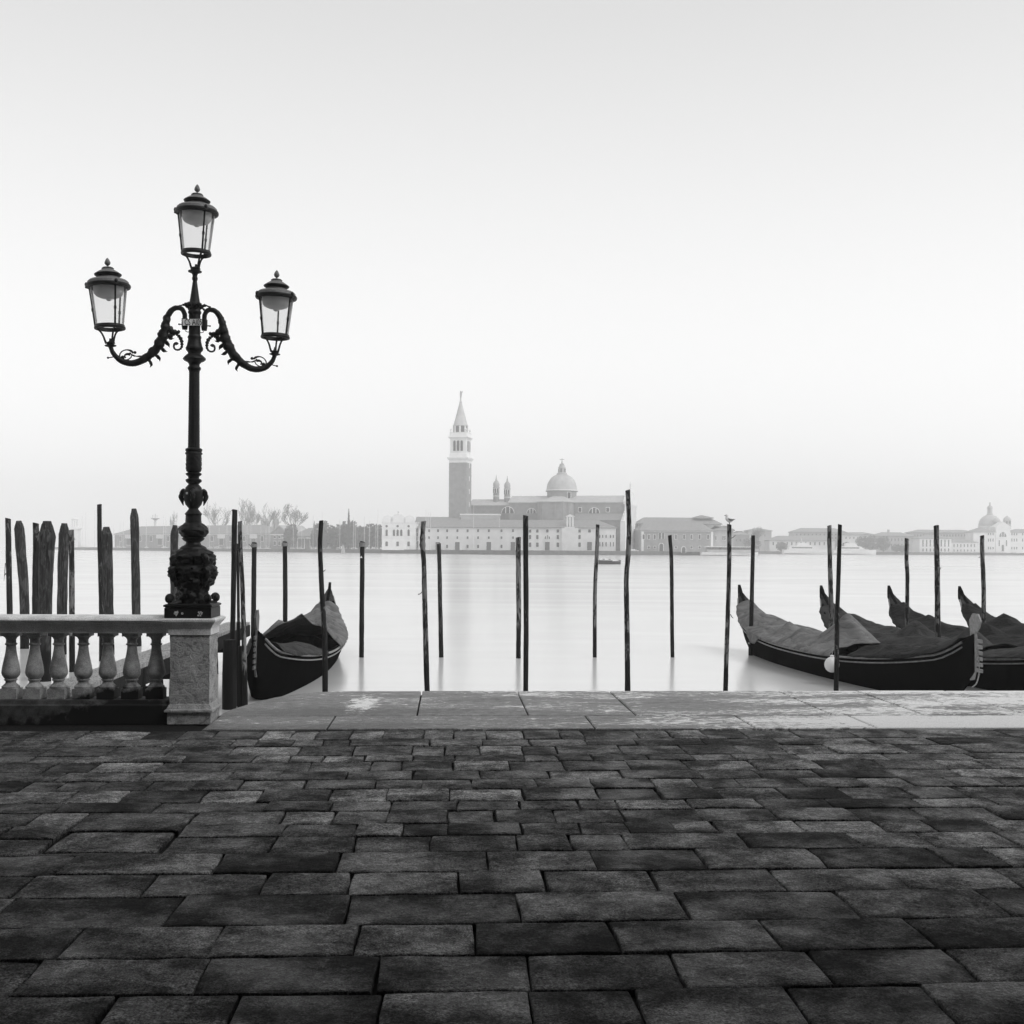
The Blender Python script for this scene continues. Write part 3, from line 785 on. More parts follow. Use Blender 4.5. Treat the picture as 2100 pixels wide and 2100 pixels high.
# one arm in the plane (u outwards, z up); px offsets from the column axis at x = 397
def arm(ang, sgn, reach):
    root = None
    def P(pts, n=5):
        return catmull([Vector((math.cos(ang) * u * MPP * reach, math.sin(ang) * u * MPP * reach, lz(y + 0.037 * (u - 20)))) for u, y in pts], n)
    b = MB()
    main = P([(20, 672), (19.5, 656), (20.5, 645), (26, 636), (35, 634), (43, 637), (50, 645), (55, 657), (57, 668), (60, 681), (64, 695), (70, 708), (79, 722), (92, 734), (105, 743), (118, 748), (130, 748), (143, 744), (153, 736), (160, 727), (163, 719), (164.5, 713)])
    n = len(main)
    rad = lerp_list([5, 4.8, 4.8, 4.8, 5, 5.4, 6, 7, 8.6, 9.6, 10, 9.8, 9.2, 8.2, 7.2, 6.6, 6.4, 6, 5.2, 4.6, 4.2, 4.0], n)
    def bumpy(i, a_):
        t = i / n
        k = 0.16 if 0.30 < t < 0.66 else 0.03
        return 1 + k * math.sin(i * 0.95 + 1.5 * math.cos(a_)) * (0.7 + 0.5 * math.sin(3 * a_)) + 1.4 * k * nz(math.cos(a_) * 1.5 + sgn, math.sin(a_) * 1.5, i * 0.7)
    b.tube(main, [r * MPP for r in rad], 12, fn=bumpy)
    a_obj = b.build('arm', iron, lamp, 60)
    # socket where the arm meets the column
    k = MB(); k.tube(P([(19.5, 678), (19.5, 660), (19.5, 655)], 3), [5.2 * MPP, 6.2 * MPP] + [6.4 * MPP] * 4 + [5.4 * MPP], 10)
    k.tube(P([(24, 667.5), (31, 667.5)], 2), [1.2 * MPP] * 3, 6); k.ball(tuple(P([(31, 667.5), (32, 667.5)], 1)[0]), 1.9 * MPP, seg=8, rings=6)
    k.tube(P([(10, 682), (14, 683), (19, 680)], 3), 0.8 * MPP, 5)
    k.build('arm_socket', iron, a_obj, 60)
    # acanthus leaf that peels inwards with a curl below it
    q = MB()
    pt = P([(60, 672), (50, 678), (43, 683), (34, 684), (29.5, 681)], 4)
    q.tube(pt, lerp_list([6.5 * MPP, 7 * MPP, 5.5 * MPP, 4 * MPP, 2.2 * MPP], len(pt)), 9, fn=lambda i, a_: 1 + 0.2 * math.sin(3 * a_ + i * 1.2))
    pt = P([(58, 690), (50, 692), (43, 688), (36, 686)], 4)
    q.tube(pt, lerp_list([6 * MPP, 5 * MPP, 4 * MPP, 2 * MPP], len(pt)), 8, fn=lambda i, a_: 1 + 0.3 * math.sin(2 * a_ + i * 1.9))
    for (u0, y0), (um, ym_), (u1, y1), w in (((54, 690), (47, 697), (40, 697), 4.6), ((61, 700), (53, 708), (49, 716), 5.6), ((68, 714), (60, 722), (53, 724), 5.2), ((78, 730), (70, 737), (68, 745), 5.0), ((90, 741), (85, 750), (88, 757), 4.4)):
        pt = P([(u0, y0), (um, ym_), (u1, y1)], 4)
        q.tube(pt, [r * MPP for r in lerp_list([w * 0.9, w * 0.7, w * 0.42, 0.2], len(pt))], 7, fn=lambda i, a_: 1 + 0.3 * math.sin(2 * a_ + i * 1.1))
    q.build('acanthus_leaf', iron, a_obj, 60)
    q = MB()
    pt = P([(37, 688), (31, 692), (26.5, 699), (25, 707), (25.5, 714), (29, 718.5), (34, 720), (39, 718), (41, 713), (39.5, 708), (36, 706.5), (34, 709)], 4)
    q.tube(pt, lerp_list([1.6, 3.4, 3.6, 3, 2.4, 2, 1.9, 1.9, 2, 2.4, 3.2, 4.2], len(pt)) and [r * MPP for r in lerp_list([1.6, 3.4, 3.6, 3, 2.4, 2, 1.9, 1.9, 2, 2.4, 3.0, 3.4], len(pt))], 8, fn=lambda i, a_: 1 + (0.3 * math.sin(i * 2.1) if i < 22 else 0))
    q.build('curl', iron, a_obj, 60)
    # vine with rings on the lower bend
    q = MB()
    pt = P([(84, 726), (94, 731), (106, 734), (118, 733.5), (126, 729), (127, 727)], 4)
    q.tube(pt, [r * MPP for r in lerp_list([4, 2.4, 1.5, 1.4, 1.8, 1.8], len(pt))], 7, fn=lambda i, a_: 1 + 0.3 * math.sin(i * 1.6))
    q.ball(tuple(P([(117, 726.5), (118, 726.5)], 1)[0]), 3.1 * MPP, seg=8, rings=6)
    pt = P([(120, 728), (125, 723.5), (133, 721.5), (141, 724), (146, 730), (146.5, 737)], 4)
    q.tube(pt, [r * MPP for r in lerp_list([2, 2.4, 1.3, 1.2, 1.3, 1.5], len(pt))], 7)
    pt = P([(137, 742), (131, 741), (125, 737), (123, 731)], 4)
    q.tube(pt, 1.2 * MPP, 6)
    pt = P([(126, 731), (132, 730), (137, 733), (135, 738)], 3)
    q.tube(pt, [r * MPP for r in lerp_list([2.8, 2.6, 1.6, 1.6], len(pt))], 6)
    q.ball(tuple(P([(141, 737.5), (142, 738)], 1)[0]), 4.2 * MPP, 3.5 * MPP, 4.6 * MPP, seg=8, rings=6)
    q.tube(P([(146, 739), (151, 734.5)], 2), [2.6 * MPP, 1.6 * MPP, 0.4 * MPP], 5)
    pt = P([(158, 736), (165, 737.5), (169, 738)], 3)
    q.tube(pt, 1.1 * MPP, 6); q.ball(tuple(pt[-1]), 2.3 * MPP, seg=8, rings=6)
    q.build('vine_scroll', iron, a_obj, 60)
    return Vector((math.cos(ang) * 164.5 * MPP * reach, math.sin(ang) * 164.5 * MPP * reach, lz(709 + 5.4)))

def lantern(loc, tilt, rot, sc):
    # local frame: z = 0 at the cup under the lantern; px units scaled by MPP
    L = empty('lantern', loc); L.parent = lamp
    L.rotation_euler = (0, R(tilt), R(0)); L.scale = (sc, sc, sc)
    u = MPP
    bars = [R(rot + 120 * k) for k in range(3)]
    q = MB(); q.lathe([(3.4 * u, -12 * u), (4 * u, -8 * u), (11.5 * u, -5.5 * u), (11.8 * u, -4 * u), (6.5 * u, -2 * u), (9.5 * u, 0), (9 * u, 2 * u), (4.5 * u, 3 * u), (2.4 * u, 6 * u), (2.2 * u, 10 * u)], 16); q.build('cup', iron, L)
    for a_ in bars:
        c, s = math.cos(a_), math.sin(a_)
        q = MB(); pt = catmull([(c * r * u, s * r * u, z * u) for r, z in ((8, 0), (10.5, 6), (13, 14), (17, 22), (22, 28), (27.5, 31))], 4)
        q.tube(pt, [r * u for r in lerp_list([2.6, 2.2, 2, 1.9, 2.1, 2.4], len(pt))], 7); q.build('support_bracket', iron, L)
    q = MB(); q.lathe([(26.5 * u, 28.5 * u), (30.5 * u, 29.5 * u), (31.3 * u, 32 * u), (30 * u, 34.5 * u), (29.5 * u, 37.5 * u), (27.2 * u, 37.5 * u), (26.4 * u, 33 * u), (25.6 * u, 30 * u), (26.5 * u, 28.5 * u)], 36, cap=False); q.build('lower_ring', iron, L)
    q = MB(); q.lathe([(27.8 * u, 37 * u), (37.3 * u, 117 * u)], 36, cap=False); q.build('glass', M['lantern_glass'], L, 60)
    for a_ in bars:
        c, s = math.cos(a_), math.sin(a_)
        q = MB(); q.tube([(c * 28.5 * u, s * 28.5 * u, 34 * u), (c * 33 * u, s * 33 * u, 75 * u), (c * 38 * u, s * 38 * u, 118 * u)], [2.2 * u, 1.9 * u, 1.9 * u], 6)
        q.tube([(c * 32.2 * u, s * 32.2 * u, 66 * u), (c * 32.8 * u, s * 32.8 * u, 72 * u)], 2.8 * u, 6)
        q.ball((c * 43 * u, s * 43 * u, 121 * u), 3.8 * u, 3.8 * u, 5.2 * u, seg=10, rings=6)
        q.tube([(c * 36 * u, s * 36 * u, 113 * u), (c * 45 * u, s * 45 * u, 117 * u)], [2.4 * u, 3.4 * u], 6); q.build('frame_bar', iron, L)
    q = MB(); q.lathe([(36.5 * u, 114 * u), (38.5 * u, 112.5 * u), (43.4 * u, 114.5 * u), (44.6 * u, 117.5 * u), (43.8 * u, 120.5 * u), (41.5 * u, 121 * u), (37 * u, 120.5 * u), (36.5 * u, 114 * u)], 40, cap=False); q.build('brim', iron, L)
    q = MB(); q.lathe([(41.8 * u, 120.6 * u), (40.8 * u, 126 * u), (37 * u, 129.5 * u), (30 * u, 131.5 * u), (22 * u, 133 * u), (20.5 * u, 138 * u)], 36, cap=False); q.build('roof', M['lantern_cap'], L, 30)
    q = MB(); q.lathe([(20 * u, 132 * u), (20.5 * u, 136 * u), (26.5 * u, 140 * u), (27.3 * u, 142 * u), (25.5 * u, 143.5 * u)], 32, cap=False); q.build('vent_collar', iron, L, 40)
    q = MB(); q.lathe([(26 * u, 143 * u), (20 * u, 147.5 * u), (13 * u, 151.5 * u), (9 * u, 155 * u)], 32); q.build('vent_cap', M['lantern_cap'], L, 40)
    q = MB(); q.lathe([(12.5 * u, 154.5 * u), (10 * u, 156.8 * u), (4 * u, 158.4 * u), (1.6 * u, 159.4 * u), (1.4 * u, 161 * u)], 16)
    def pine(r, z, a_): return r * (1 + 0.06 * math.sin(7 * a_ + z / u * 1.2))
    q.lathe([(1.5 * u, 160.2 * u), (3.8 * u, 161.8 * u), (5.7 * u, 164.6 * u), (5.8 * u, 167 * u), (4.6 * u, 170.5 * u), (2.6 * u, 174 * u), (0.5 * u, 176.5 * u)], 18, fn=pine); q.build('finial', M['lantern_cap'], L, 60)
    q = MB(); q.lathe([(30 * u, 119 * u), (30 * u, 108 * u), (28.5 * u, 102 * u), (24.5 * u, 97.5 * u), (17 * u, 94.2 * u), (8 * u, 92.6 * u), (6 * u, 92 * u), (5.4 * u, 89.5 * u), (3.4 * u, 88 * u), (0.8 * u, 87.5 * u)], 28); q.build('reflector_bowl', M['frosted'], L, 40)
    return L
ARM = R(13)
left = arm(math.pi + ARM, -1, 0.99)
right = arm(ARM, 1, 0.985)
lantern(Vector((2.0 * MPP, 0, lz(553))), 0.6, 187, 0.985)
lantern(left, -2.4, 187, 0.975)
lantern(right, 1.0, 210, 0.97)
# name plate with its letters
plate = empty('name_plate', (0.0, -12.5 * MPP, lz(664.5))); plate.parent = lamp
plate.rotation_euler = (0, R(-1.6), 0)
for x0, x1 in ((-21, -2.6), (-1.6, 17.6)):
    q = MB(); q.box(x0 * MPP, x1 * MPP, -0.006, 0.0, -6.6 * MPP, 6.6 * MPP); q.build('plate', M['white_paint'], plate, 0)
q = MB(); q.box(-12 * MPP, 12 * MPP, 0.001, 0.03, -3 * MPP, 3 * MPP); q.build('bracket', iron, plate, 0)
def text(body, x, size, sx):
    cu = bpy.data.curves.new('letters', 'FONT'); cu.body = body; cu.size = size; cu.extrude = 0.0012; cu.align_x = 'CENTER'; cu.align_y = 'CENTER'
    tmp = bpy.data.objects.new('tmp', cu); COL.objects.link(tmp)
    dg = bpy.context.evaluated_depsgraph_get()
    me = bpy.data.meshes.new_from_object(tmp.evaluated_get(dg))
    bpy.data.objects.remove(tmp)
    o = link('letters', me, None, plate, (x, -0.0075, -0.002)); me.materials.clear(); me.materials.append(M['black_paint'])
    o.rotation_euler = (R(90), 0, 0); o.scale = (sx, 1, 1)
text('CS', -11.3 * MPP, 0.082, 0.60)
text('AI05', 8.2 * MPP, 0.082, 0.60)
# stickers on the foot and urn
def sticker(poly, px, py, dy, nm='sticker'):
    q = MB(); q.prism([(x * MPP, z * MPP) for x, z in poly][::-1], 'y', -0.001, 0.001)
    q.build(nm, M['sticker'], lamp, 0, ((px - 395.5) * MPP, -dy - 0.003, lz(py)))
sticker([(-4.5, 2), (-3, 5), (0, 4.5), (3, 6), (4.5, 3), (3, -1), (0, -5.5), (-2, -2), (-4.8, -1)], 373, 1257, fw)
sticker([(2.4 * math.cos(R(30 * k)), 2.4 * math.sin(R(30 * k))) for k in range(12)], 385, 1256.5, fw)
for dx, dzz in ((-3, 3.2), (1, 3.5), (-1.5, 0), (2.5, -0.5), (-4, -3.5), (0.5, -3.8), (3.4, 2.0)):
    sticker([(-1.6, -1.3), (1.5, -1.5), (1.7, 1.2), (-1.3, 1.4)], 420.5 + dx, 1257 - dzz, fw)
sticker([(-2, -2.2), (2, -2.2), (2, 2.2), (-2, 2.2)], 386.5, 1013.5, 19.6 * MPP)
# ================================================================== mooring poles
def depth_of_base(px, py):           # camera depth of a point on the water
    p = at_z(px, py, WATER_Z) - CAM
    return p.length / ray(px, py).length
def pole(label, path, wt, wb, mat, D=None, base=None, style='flat', group='mooring poles standing in the water', seed=0, name='mooring_pole', knots=(), twigs=()):
    # path: photograph points from the top down; base: where it meets the water, or D: camera depth
    rnd = random.Random(seed + 11)
    if base is not None: D = depth_of_base(*base)
    pts = [at_d(x, y, D) for x, y in path]
    if base is not None: pts.append(at_d(base[0], base[1], D))
    m = D / FPX
    last, prev = pts[-1], pts[-2]
    dirn = (last - prev).normalized()
    if dirn.z > -0.5: dirn = Vector((0, 0, -1))
    while pts[-1].z > WATER_Z - 1.0: pts.append(pts[-1] + dirn * min(0.8, max(0.2, pts[-1].z - (WATER_Z - 1.2))))
    yc = pts[0].y
    foot = Vector((pts[-1].x, pts[-1].y, WATER_Z))
    root = tag(empty(name, foot), label, 'mooring pole', group)
    P = catmull(pts, 6)
    z0, z1 = P[0].z, P[-1].z
    rad = []
    for p in P:
        t = (z0 - p.z) / (z0 - z1)
        r = (wt + (wb - wt) * t) / 2 * m
        for kz, kr, kw in knots:
            d = abs((p.z - at_d(path[0][0], kz, D).z)) / (kw * m)
            r *= 1 + kr * math.exp(-d * d)
        rad.append(r)
    P = [Vector(p) - foot for p in P]
    b = MB()
    s0 = rnd.uniform(0, 50)
    if style == 'flat':
        top = P[0] + Vector((0, 0, 0.0))
        b.tube(P, rad, 12, fn=lambda i, a_: 1 + 0.10 * nz(math.cos(a_) * 1.4 + s0, math.sin(a_) * 1.4, i * 0.42) + 0.05 * nz(math.cos(a_) * 3 + s0, math.sin(a_) * 3, i * 1.3))
        # sawn head, slightly out of true
        for k in range(12):
            x, y, z = b.v[k]; b.v[k] = (x, y, z + 0.25 * rad[0] * math.cos(2 * math.pi * k / 12 + s0))
    else:
        # adzed head: tapers to a blunt tip over a few decimetres
        sh = {'shoulder': 17, 'shoulder_fat': 29, 'shoulder_long': 20}[style] * m
        for i in range(len(P)):
            d = P[0].z - P[i].z
            if d < sh: rad[i] *= 0.52 + 0.48 * (d / sh)
        extra = [P[0].lerp(P[1], t) for t in (0.0, 0.25, 0.5, 0.75)]
        er = []
        for e in extra:
            d = P[0].z - e.z
            er.append((wt / 2 * m) * (0.52 + 0.48 * min(1, d / sh)))
        P2, R2 = extra + P[1:], er + rad[1:]
        b.tube(P2, R2, 14, fn=lambda i, a_: 1 + 0.12 * nz(math.cos(a_) * 1.3 + s0, math.sin(a_) * 1.3, i * 0.35) + 0.05 * nz(math.cos(a_) * 3.5 + s0, math.sin(a_) * 3.5, i * 1.1))
    b.build('shaft', M[mat], root, 50)
    for (x0, y0, x1, y1, th) in twigs:
        q = MB(); A, B = at_d(x0, y0, D) - foot, at_d(x1, y1, D) - foot
        mid_ = A.lerp(B, 0.5) + Vector((0, 0, -0.12 * (B - A).length))
        q.tube([A, mid_, B], [th * m, th * 0.8 * m, th * 0.45 * m], 5); q.build('twig', M[mat], root)
    return root, D, m, foot

def rope_wrap(p, px, py, w, D, n=3, mat='rope', nm='rope_wrap', dy=2.2):
    root, D, m, foot = p
    q = MB()
    for k in range(n):
        c = at_d(px, py + k * dy, D) - foot
        ring = [(c.x + math.cos(R(30 * i)) * w * m / 2, c.y + math.sin(R(30 * i)) * w * m / 2, c.z + 0.004 * math.sin(i + k)) for i in range(13)]
        q.tube(ring, 1.0 * m, 5, cap=False)
    q.build(nm, M[mat], root, 60)

FR = 17.0   # depth of the row nearest the quay
pole('thin dark flat topped pole, leftmost of all behind the balustrade', [(16.5, 1063), (18, 1150), (20, 1261)], 11, 12.6, 'bark', base=(22, 1352), seed=1, twigs=[(11, 1155, 8, 1192, 0.8), (12, 1176, 8.5, 1180, 1.2)])
pole('leaning grey pole with hewn blunt head, second from the picture edge', [(38.5, 1068), (42, 1120), (48.5, 1200), (50.5, 1262)], 20, 17.5, 'grey_timber', base=(50.5, 1330), style='shoulder', seed=2)
pole('narrow flat topped pole touching the stoutest grey pole', [(73.5, 1073), (74, 1130), (73, 1200), (73, 1262)], 12.5, 15, 'bark', base=(74, 1380), seed=3)
pole('stoutest pole of the cluster behind the balustrade, grey with hewn head', [(96.3, 1068.5), (96.5, 1110), (94, 1180), (92, 1262)], 30, 24.5, 'grey_timber', base=(90.5, 1397), style='shoulder_fat', seed=4, knots=[(1095, 0.12, 25)])
pole('grey hewn pole with a split head beside a shorter dark one', [(132, 1073), (131, 1110), (128.5, 1180), (127, 1262)], 21, 19, 'grey_timber', base=(126, 1342), style='shoulder_long', seed=5)
pole('short dark flat topped pole in front of the split headed one', [(146.3, 1087.5), (147, 1150), (147.5, 1262)], 11, 12.5, 'bark_pale', base=(148, 1378), seed=6)
pole('tall thin square topped pole, highest of those behind the balustrade', [(203.7, 1034.5), (204.5, 1110), (207, 1200), (208.5, 1262)], 9.2, 11.5, 'bark', base=(208.5, 1356), seed=7)
pole('grey hewn pole tied close against the highest thin pole', [(217.5, 1080.5), (219.5, 1120), (221.5, 1200), (223.3, 1262)], 22.5, 16.5, 'grey_timber', base=(225, 1342), style='shoulder', seed=8)
pole('lone smooth grey pole with tapered head left of the lamp', [(274.5, 1043), (276, 1080), (278, 1180), (279.5, 1262)], 17, 17.5, 'grey_timber', base=(281, 1325), style='shoulder', seed=9)
pole('pole with hewn head half hidden behind the lamp base', [(359, 1077), (357, 1120), (356.5, 1180), (357, 1222)], 16, 13, 'grey_timber', base=(357, 1335), style='shoulder', seed=10)
pole('taller dark pole of the tight pair just right of the lamp', [(481.5, 1045.5), (480, 1120), (479, 1200), (476.5, 1330)], 10.8, 10.8, 'bark', D=16.7, seed=11, twigs=[(481, 1046.5, 474.8, 1046.5, 1.1)])
pole('shorter crooked dark pole of the tight pair just right of the lamp', [(492, 1069), (492.5, 1110), (497, 1200), (500, 1300), (502, 1400)], 8.5, 12.5, 'bark_pale', D=15.7, seed=12)
pole('slender dark pole squeezed between the tight pair by the jetty', [(487.5, 1115), (488.5, 1220), (489.5, 1300)], 5.5, 7.5, 'bark', D=17.0, seed=13)
p = pole('rope topped pole rising at the bow of the lone gondola', [(521.5, 1113), (520.5, 1200), (519.8, 1300)], 10, 11.2, 'dark_timber', base=(519.5, 1352), seed=14, twigs=[(519, 1122, 510, 1115.5, 0.9)])
rope_wrap(p, 521.3, 1116, 12.0, 0, 4, dy=1.8)
p = pole('rope topped pole behind the lone gondola, its foot hidden by it', [(584.3, 1111), (584.8, 1200), (585, 1300)], 9.3, 10, 'dark_timber', base=(585.2, 1345), seed=15)
rope_wrap(p, 584.3, 1114, 11.5, 0, 4, dy=1.8)
pole('crooked bark pole in front of the lone gondola', [(658.8, 1068), (656.5, 1130), (661, 1230), (666, 1310), (666.8, 1420)], 9.3, 12.4, 'bark', D=FR, seed=16, knots=[(1205, .15, 5), (1172, .1, 5)], twigs=[(662, 1172, 668, 1168, 1.0)])
p = pole('rope topped pole with a small white triangle right of the lone gondola', [(743, 1111), (742.5, 1200), (741.7, 1300)], 9.6, 9.8, 'dark_timber', base=(741.5, 1348), seed=17)
rope_wrap(p, 743, 1113.5, 12, 0, 5, dy=1.8)
q = MB(); D_ = p[1]; m_ = p[2]; c_ = at_d(741.2, 1142, D_) - p[3]
q.prism([(-2.6 * m_, -2.2 * m_), (2.6 * m_, -2.2 * m_), (0, 2.6 * m_)][::-1], 'y', c_.y - 5.6 * m_ , c_.y - 5.4 * m_)
q.v = [(x + c_.x, y, z + c_.z) for x, y, z in q.v]; q.build('white_mark', M['white_paint'], p[0], 0)
pole('knotted bark pole with a bent twig, in front of the campanile side', [(868.5, 1069), (866.5, 1110), (869.5, 1160), (871, 1230), (872.5, 1300), (875.5, 1400)], 9.8, 12.0, 'bark_pale', D=FR, seed=18, knots=[(1118, .3, 5), (1104, .2, 4), (1200, .12, 5), (1222, .1, 5)], twigs=[(866, 1213, 858, 1220, 1.0), (860, 1217, 856.5, 1219, 0.7)])
pole('short smooth tapering pole below the campanile', [(900.2, 1115), (902, 1200), (904, 1300)], 8.2, 10.4, 'grey_timber', base=(904.7, 1348), seed=19)
pole('shorter rough pole of the close pair in the middle', [(1063, 1102.5), (1063, 1160), (1064, 1250), (1063.3, 1310)], 10.6, 9.4, 'bark_pale', base=(1063.2, 1350), seed=20)
pole('taller rough pole of the close pair in the middle', [(1078, 1057.5), (1078, 1150), (1079, 1280), (1078.3, 1400)], 10.8, 10.4, 'bark', D=FR, seed=21)
pole('thin rough pole standing at the small motor boat', [(1225.8, 1076), (1224.5, 1120), (1220, 1220), (1219.8, 1300)], 7.5, 8.6, 'bark_pale', base=(1219.6, 1348), seed=22, knots=[(1180, .15, 6)])
pole('tallest crooked pole in front of the church facade', [(1287.3, 1005), (1290, 1075), (1288, 1140), (1284.5, 1190), (1286, 1290), (1287, 1400)], 9.6, 12.4, 'bark_pale', D=FR, seed=23)
pole('thin leaning pole standing before the long brick monastery', [(1373.5, 1098), (1377, 1150), (1378, 1250), (1378.5, 1310)], 7.6, 8.4, 'bark', base=(1379, 1348), seed=24)
pg = pole('rough pole with a seagull perched on its top', [(1495.6, 1075.5), (1495.5, 1150), (1493, 1250), (1490, 1340), (1488, 1412)], 8.8, 10.4, 'bark_pale', D=FR, seed=25, twigs=[(1499, 1104, 1508.5, 1097, 0.8), (1498, 1260, 1504, 1268, 1.0)])
p = pole('straight black pole moored to the stern of the grey covered gondola', [(1544.6, 1098.5), (1543.5, 1150), (1541, 1260), (1539.6, 1310)], 8, 9.6, 'bark', base=(1539.3, 1344), seed=26)
rope_wrap(p, 1540, 1318, 11, 0, 2)
rope_from = at_d(1540, 1319, p[1])
pole('rough pole passing behind the grey covered gondola', [(1700.8, 1078), (1701.5, 1140), (1704, 1220), (1704.8, 1290)], 8.6, 11.5, 'bark_pale', base=(1705, 1350), seed=27)
pole('tall slanting pole in front of the grey covered gondola beside its white fender', [(1722.4, 1075.5), (1720.5, 1150), (1717, 1260), (1716, 1330), (1714.8, 1412)], 8.2, 11.0, 'bark', D=FR, seed=28)
pole('thin rough pole before the third gondola stern', [(1859.3, 1104), (1859.2, 1150), (1861, 1190), (1859.8, 1280)], 7.8, 8.6, 'bark_pale', base=(1859.8, 1348), seed=29)
pole('tall rough pole standing between the two nearest covered gondolas', [(1920, 1078), (1921.5, 1140), (1922.5, 1210), (1923, 1280), (1925.5, 1345)], 10.2, 12.8, 'bark_pale', D=21.5, seed=30, twigs=[(1926, 1170, 1929.5, 1163, 1.0)])
pole('rough pole nearest the right edge of the picture', [(2014, 1098.5), (2014.5, 1140), (2017, 1200), (2017.5, 1290)], 8.4, 9.6, 'bark_pale', base=(2017.5, 1346), seed=31, twigs=[(2010, 1142, 2006, 1144, 0.7)])

# ------------------------------------------------------------------ seagull on its pole
gD = pg[1]; gm = gD / FPX
gt = at_d(1495.6, 1075.5, gD)
gull = tag(empty('seagull', gt), 'white and grey seagull perched on a mooring pole top', 'bird')
b = MB()
u = gm
path = catmull([(9.5 * u, 0, 12.0 * u), (5 * u, 0, 9.2 * u), (0, 0, 8.6 * u), (-4 * u, 0, 11.5 * u), (-5.2 * u, 0, 15.5 * u), (-5.0 * u, 0, 18.5 * u), (-5.6 * u, 0, 20.6 * u)], 4)
b.tube(path, [r * u for r in lerp_list([0.7, 3.6, 5.0, 4.4, 2.7, 2.7, 0.9], len(path))], 12)
b.v = [(x, y * 0.85, z) for x, y, z in b.v]
b.build('body', M['gull_white'], gull, 70)
for s in (-1, 1):
    w = MB(); pt = catmull([(-3.5 * u, s * 2.9 * u, 11.8 * u), (1 * u, s * 4.0 * u, 9.6 * u), (6 * u, s * 2.8 * u, 9.4 * u), (12 * u, s * 0.8 * u, 10.6 * u)], 4)
    w.tube(pt, [r * u for r in lerp_list([1.2, 2.4, 1.8, 0.3], len(pt))], 8); w.v = [(x, y * 0.9, z) for x, y, z in w.v]; w.build('wing', M['gull_grey'], gull, 70)
    w = MB(); w.tube([(0.5 * u, s * 1.6 * u, 5 * u), (0.2 * u, s * 1.6 * u, 0.2 * u)], 0.5 * u, 5); w.build('leg', M['gull_grey'], gull)
w = MB(); w.tube([(-6.8 * u, 0, 19.0 * u), (-9.8 * u, 0, 18.4 * u), (-10.4 * u, 0, 17.6 * u)], [0.9 * u, 0.6 * u, 0.2 * u], 6); w.build('beak', M['gull_grey'], gull)

# ------------------------------------------------------------------ jetty behind the balustrade
ZJ = 0.21
jl0, jl1 = at_z(60, 1418, ZJ), at_z(466, 1275.5, ZJ)
jdir = Vector((jl1.x - jl0.x, jl1.y - jl0.y, 0)); JL = jdir.length; jdir.normalize()
jang = math.atan2(jdir.y, jdir.x) - math.pi / 2
jet = tag(empty('wooden_jetty', (jl0.x, jl0.y, 0), jang), 'narrow weathered plank jetty on black piles behind the balustrade', 'jetty')
WJ = 0.44
for k in range(2):
    x0, x1 = (0.0, WJ * 0.49) if k == 0 else (WJ * 0.51, WJ)
    J0 = (SHORE + 0.12 - jl0.y) / max(0.2, jdir.y)
    for (ya, yb) in ((J0, JL * 0.42), (JL * 0.424, JL)):
        q = MB(); q.box(x0, x1, ya, yb, ZJ - 0.05, ZJ + random.uniform(-0.004, 0.003)); q.build('plank', M['plank'], jet, 0)
q = MB(); q.box(WJ - 0.07, WJ + 0.012, J0, JL - 0.02, ZJ - 0.27, ZJ - 0.054); q.build('stringer', M['pile'], jet, 0)
q = MB(); q.box(0.0, 0.08, J0, JL - 0.02, ZJ - 0.27, ZJ - 0.054); q.build('stringer', M['pile'], jet, 0)
for t, w in ((0.10, 0.16), (0.25, 0.2), (0.44, 0.19), (0.62, 0.17), (0.82, 0.16)):
    for x in (0.10, WJ - 0.06):
        q = MB(); y = JL * t
        q.tube([(x, y, ZJ - 0.06), (x + 0.01, y, -0.4), (x + 0.03, y + 0.02, WATER_Z - 1.2)], [w * 0.4, w * 0.55, w * 0.62], 8, fn=lambda i, a_: 1 + 0.1 * math.sin(3 * a_ + i)); q.build('pile', M['pile'], jet)
    q = MB(); q.box(-0.06, WJ + 0.10, y - 0.06, y + 0.06, ZJ - 0.42, ZJ - 0.28); q.build('cross_beam', M['pile'], jet, 0)
# stout piles at its head
for (xa, xb, yt, D, lab) in ((457.5, 484.5, 1312, 16.2, 'stout black pile nearest the pier at the head of the jetty'), (485, 493, 1275, 16.5, 'narrow black square pile behind the stout one at the jetty head'), (488, 505.5, 1325, 15.8, 'black pile between stout pile and the crooked dark pole')):
    c = at_d((xa + xb) / 2, yt, D); w = (xb - xa) * D / FPX
    o = tag(empty('jetty_pile', (c.x, c.y, WATER_Z)), lab, 'pile', 'black piles at the jetty head')
    q = MB(); q.tube([(0, 0, c.z - WATER_Z), (0.0, 0, (c.z - WATER_Z) * 0.5), (0.01, 0, -1.2)], [w * 0.48, w * 0.53, w * 0.55], 10, fn=lambda i, a_: 1 + 0.09 * nz(math.cos(a_) * 2, math.sin(a_) * 2, i + D)); q.build('shaft', M['pile'], o)

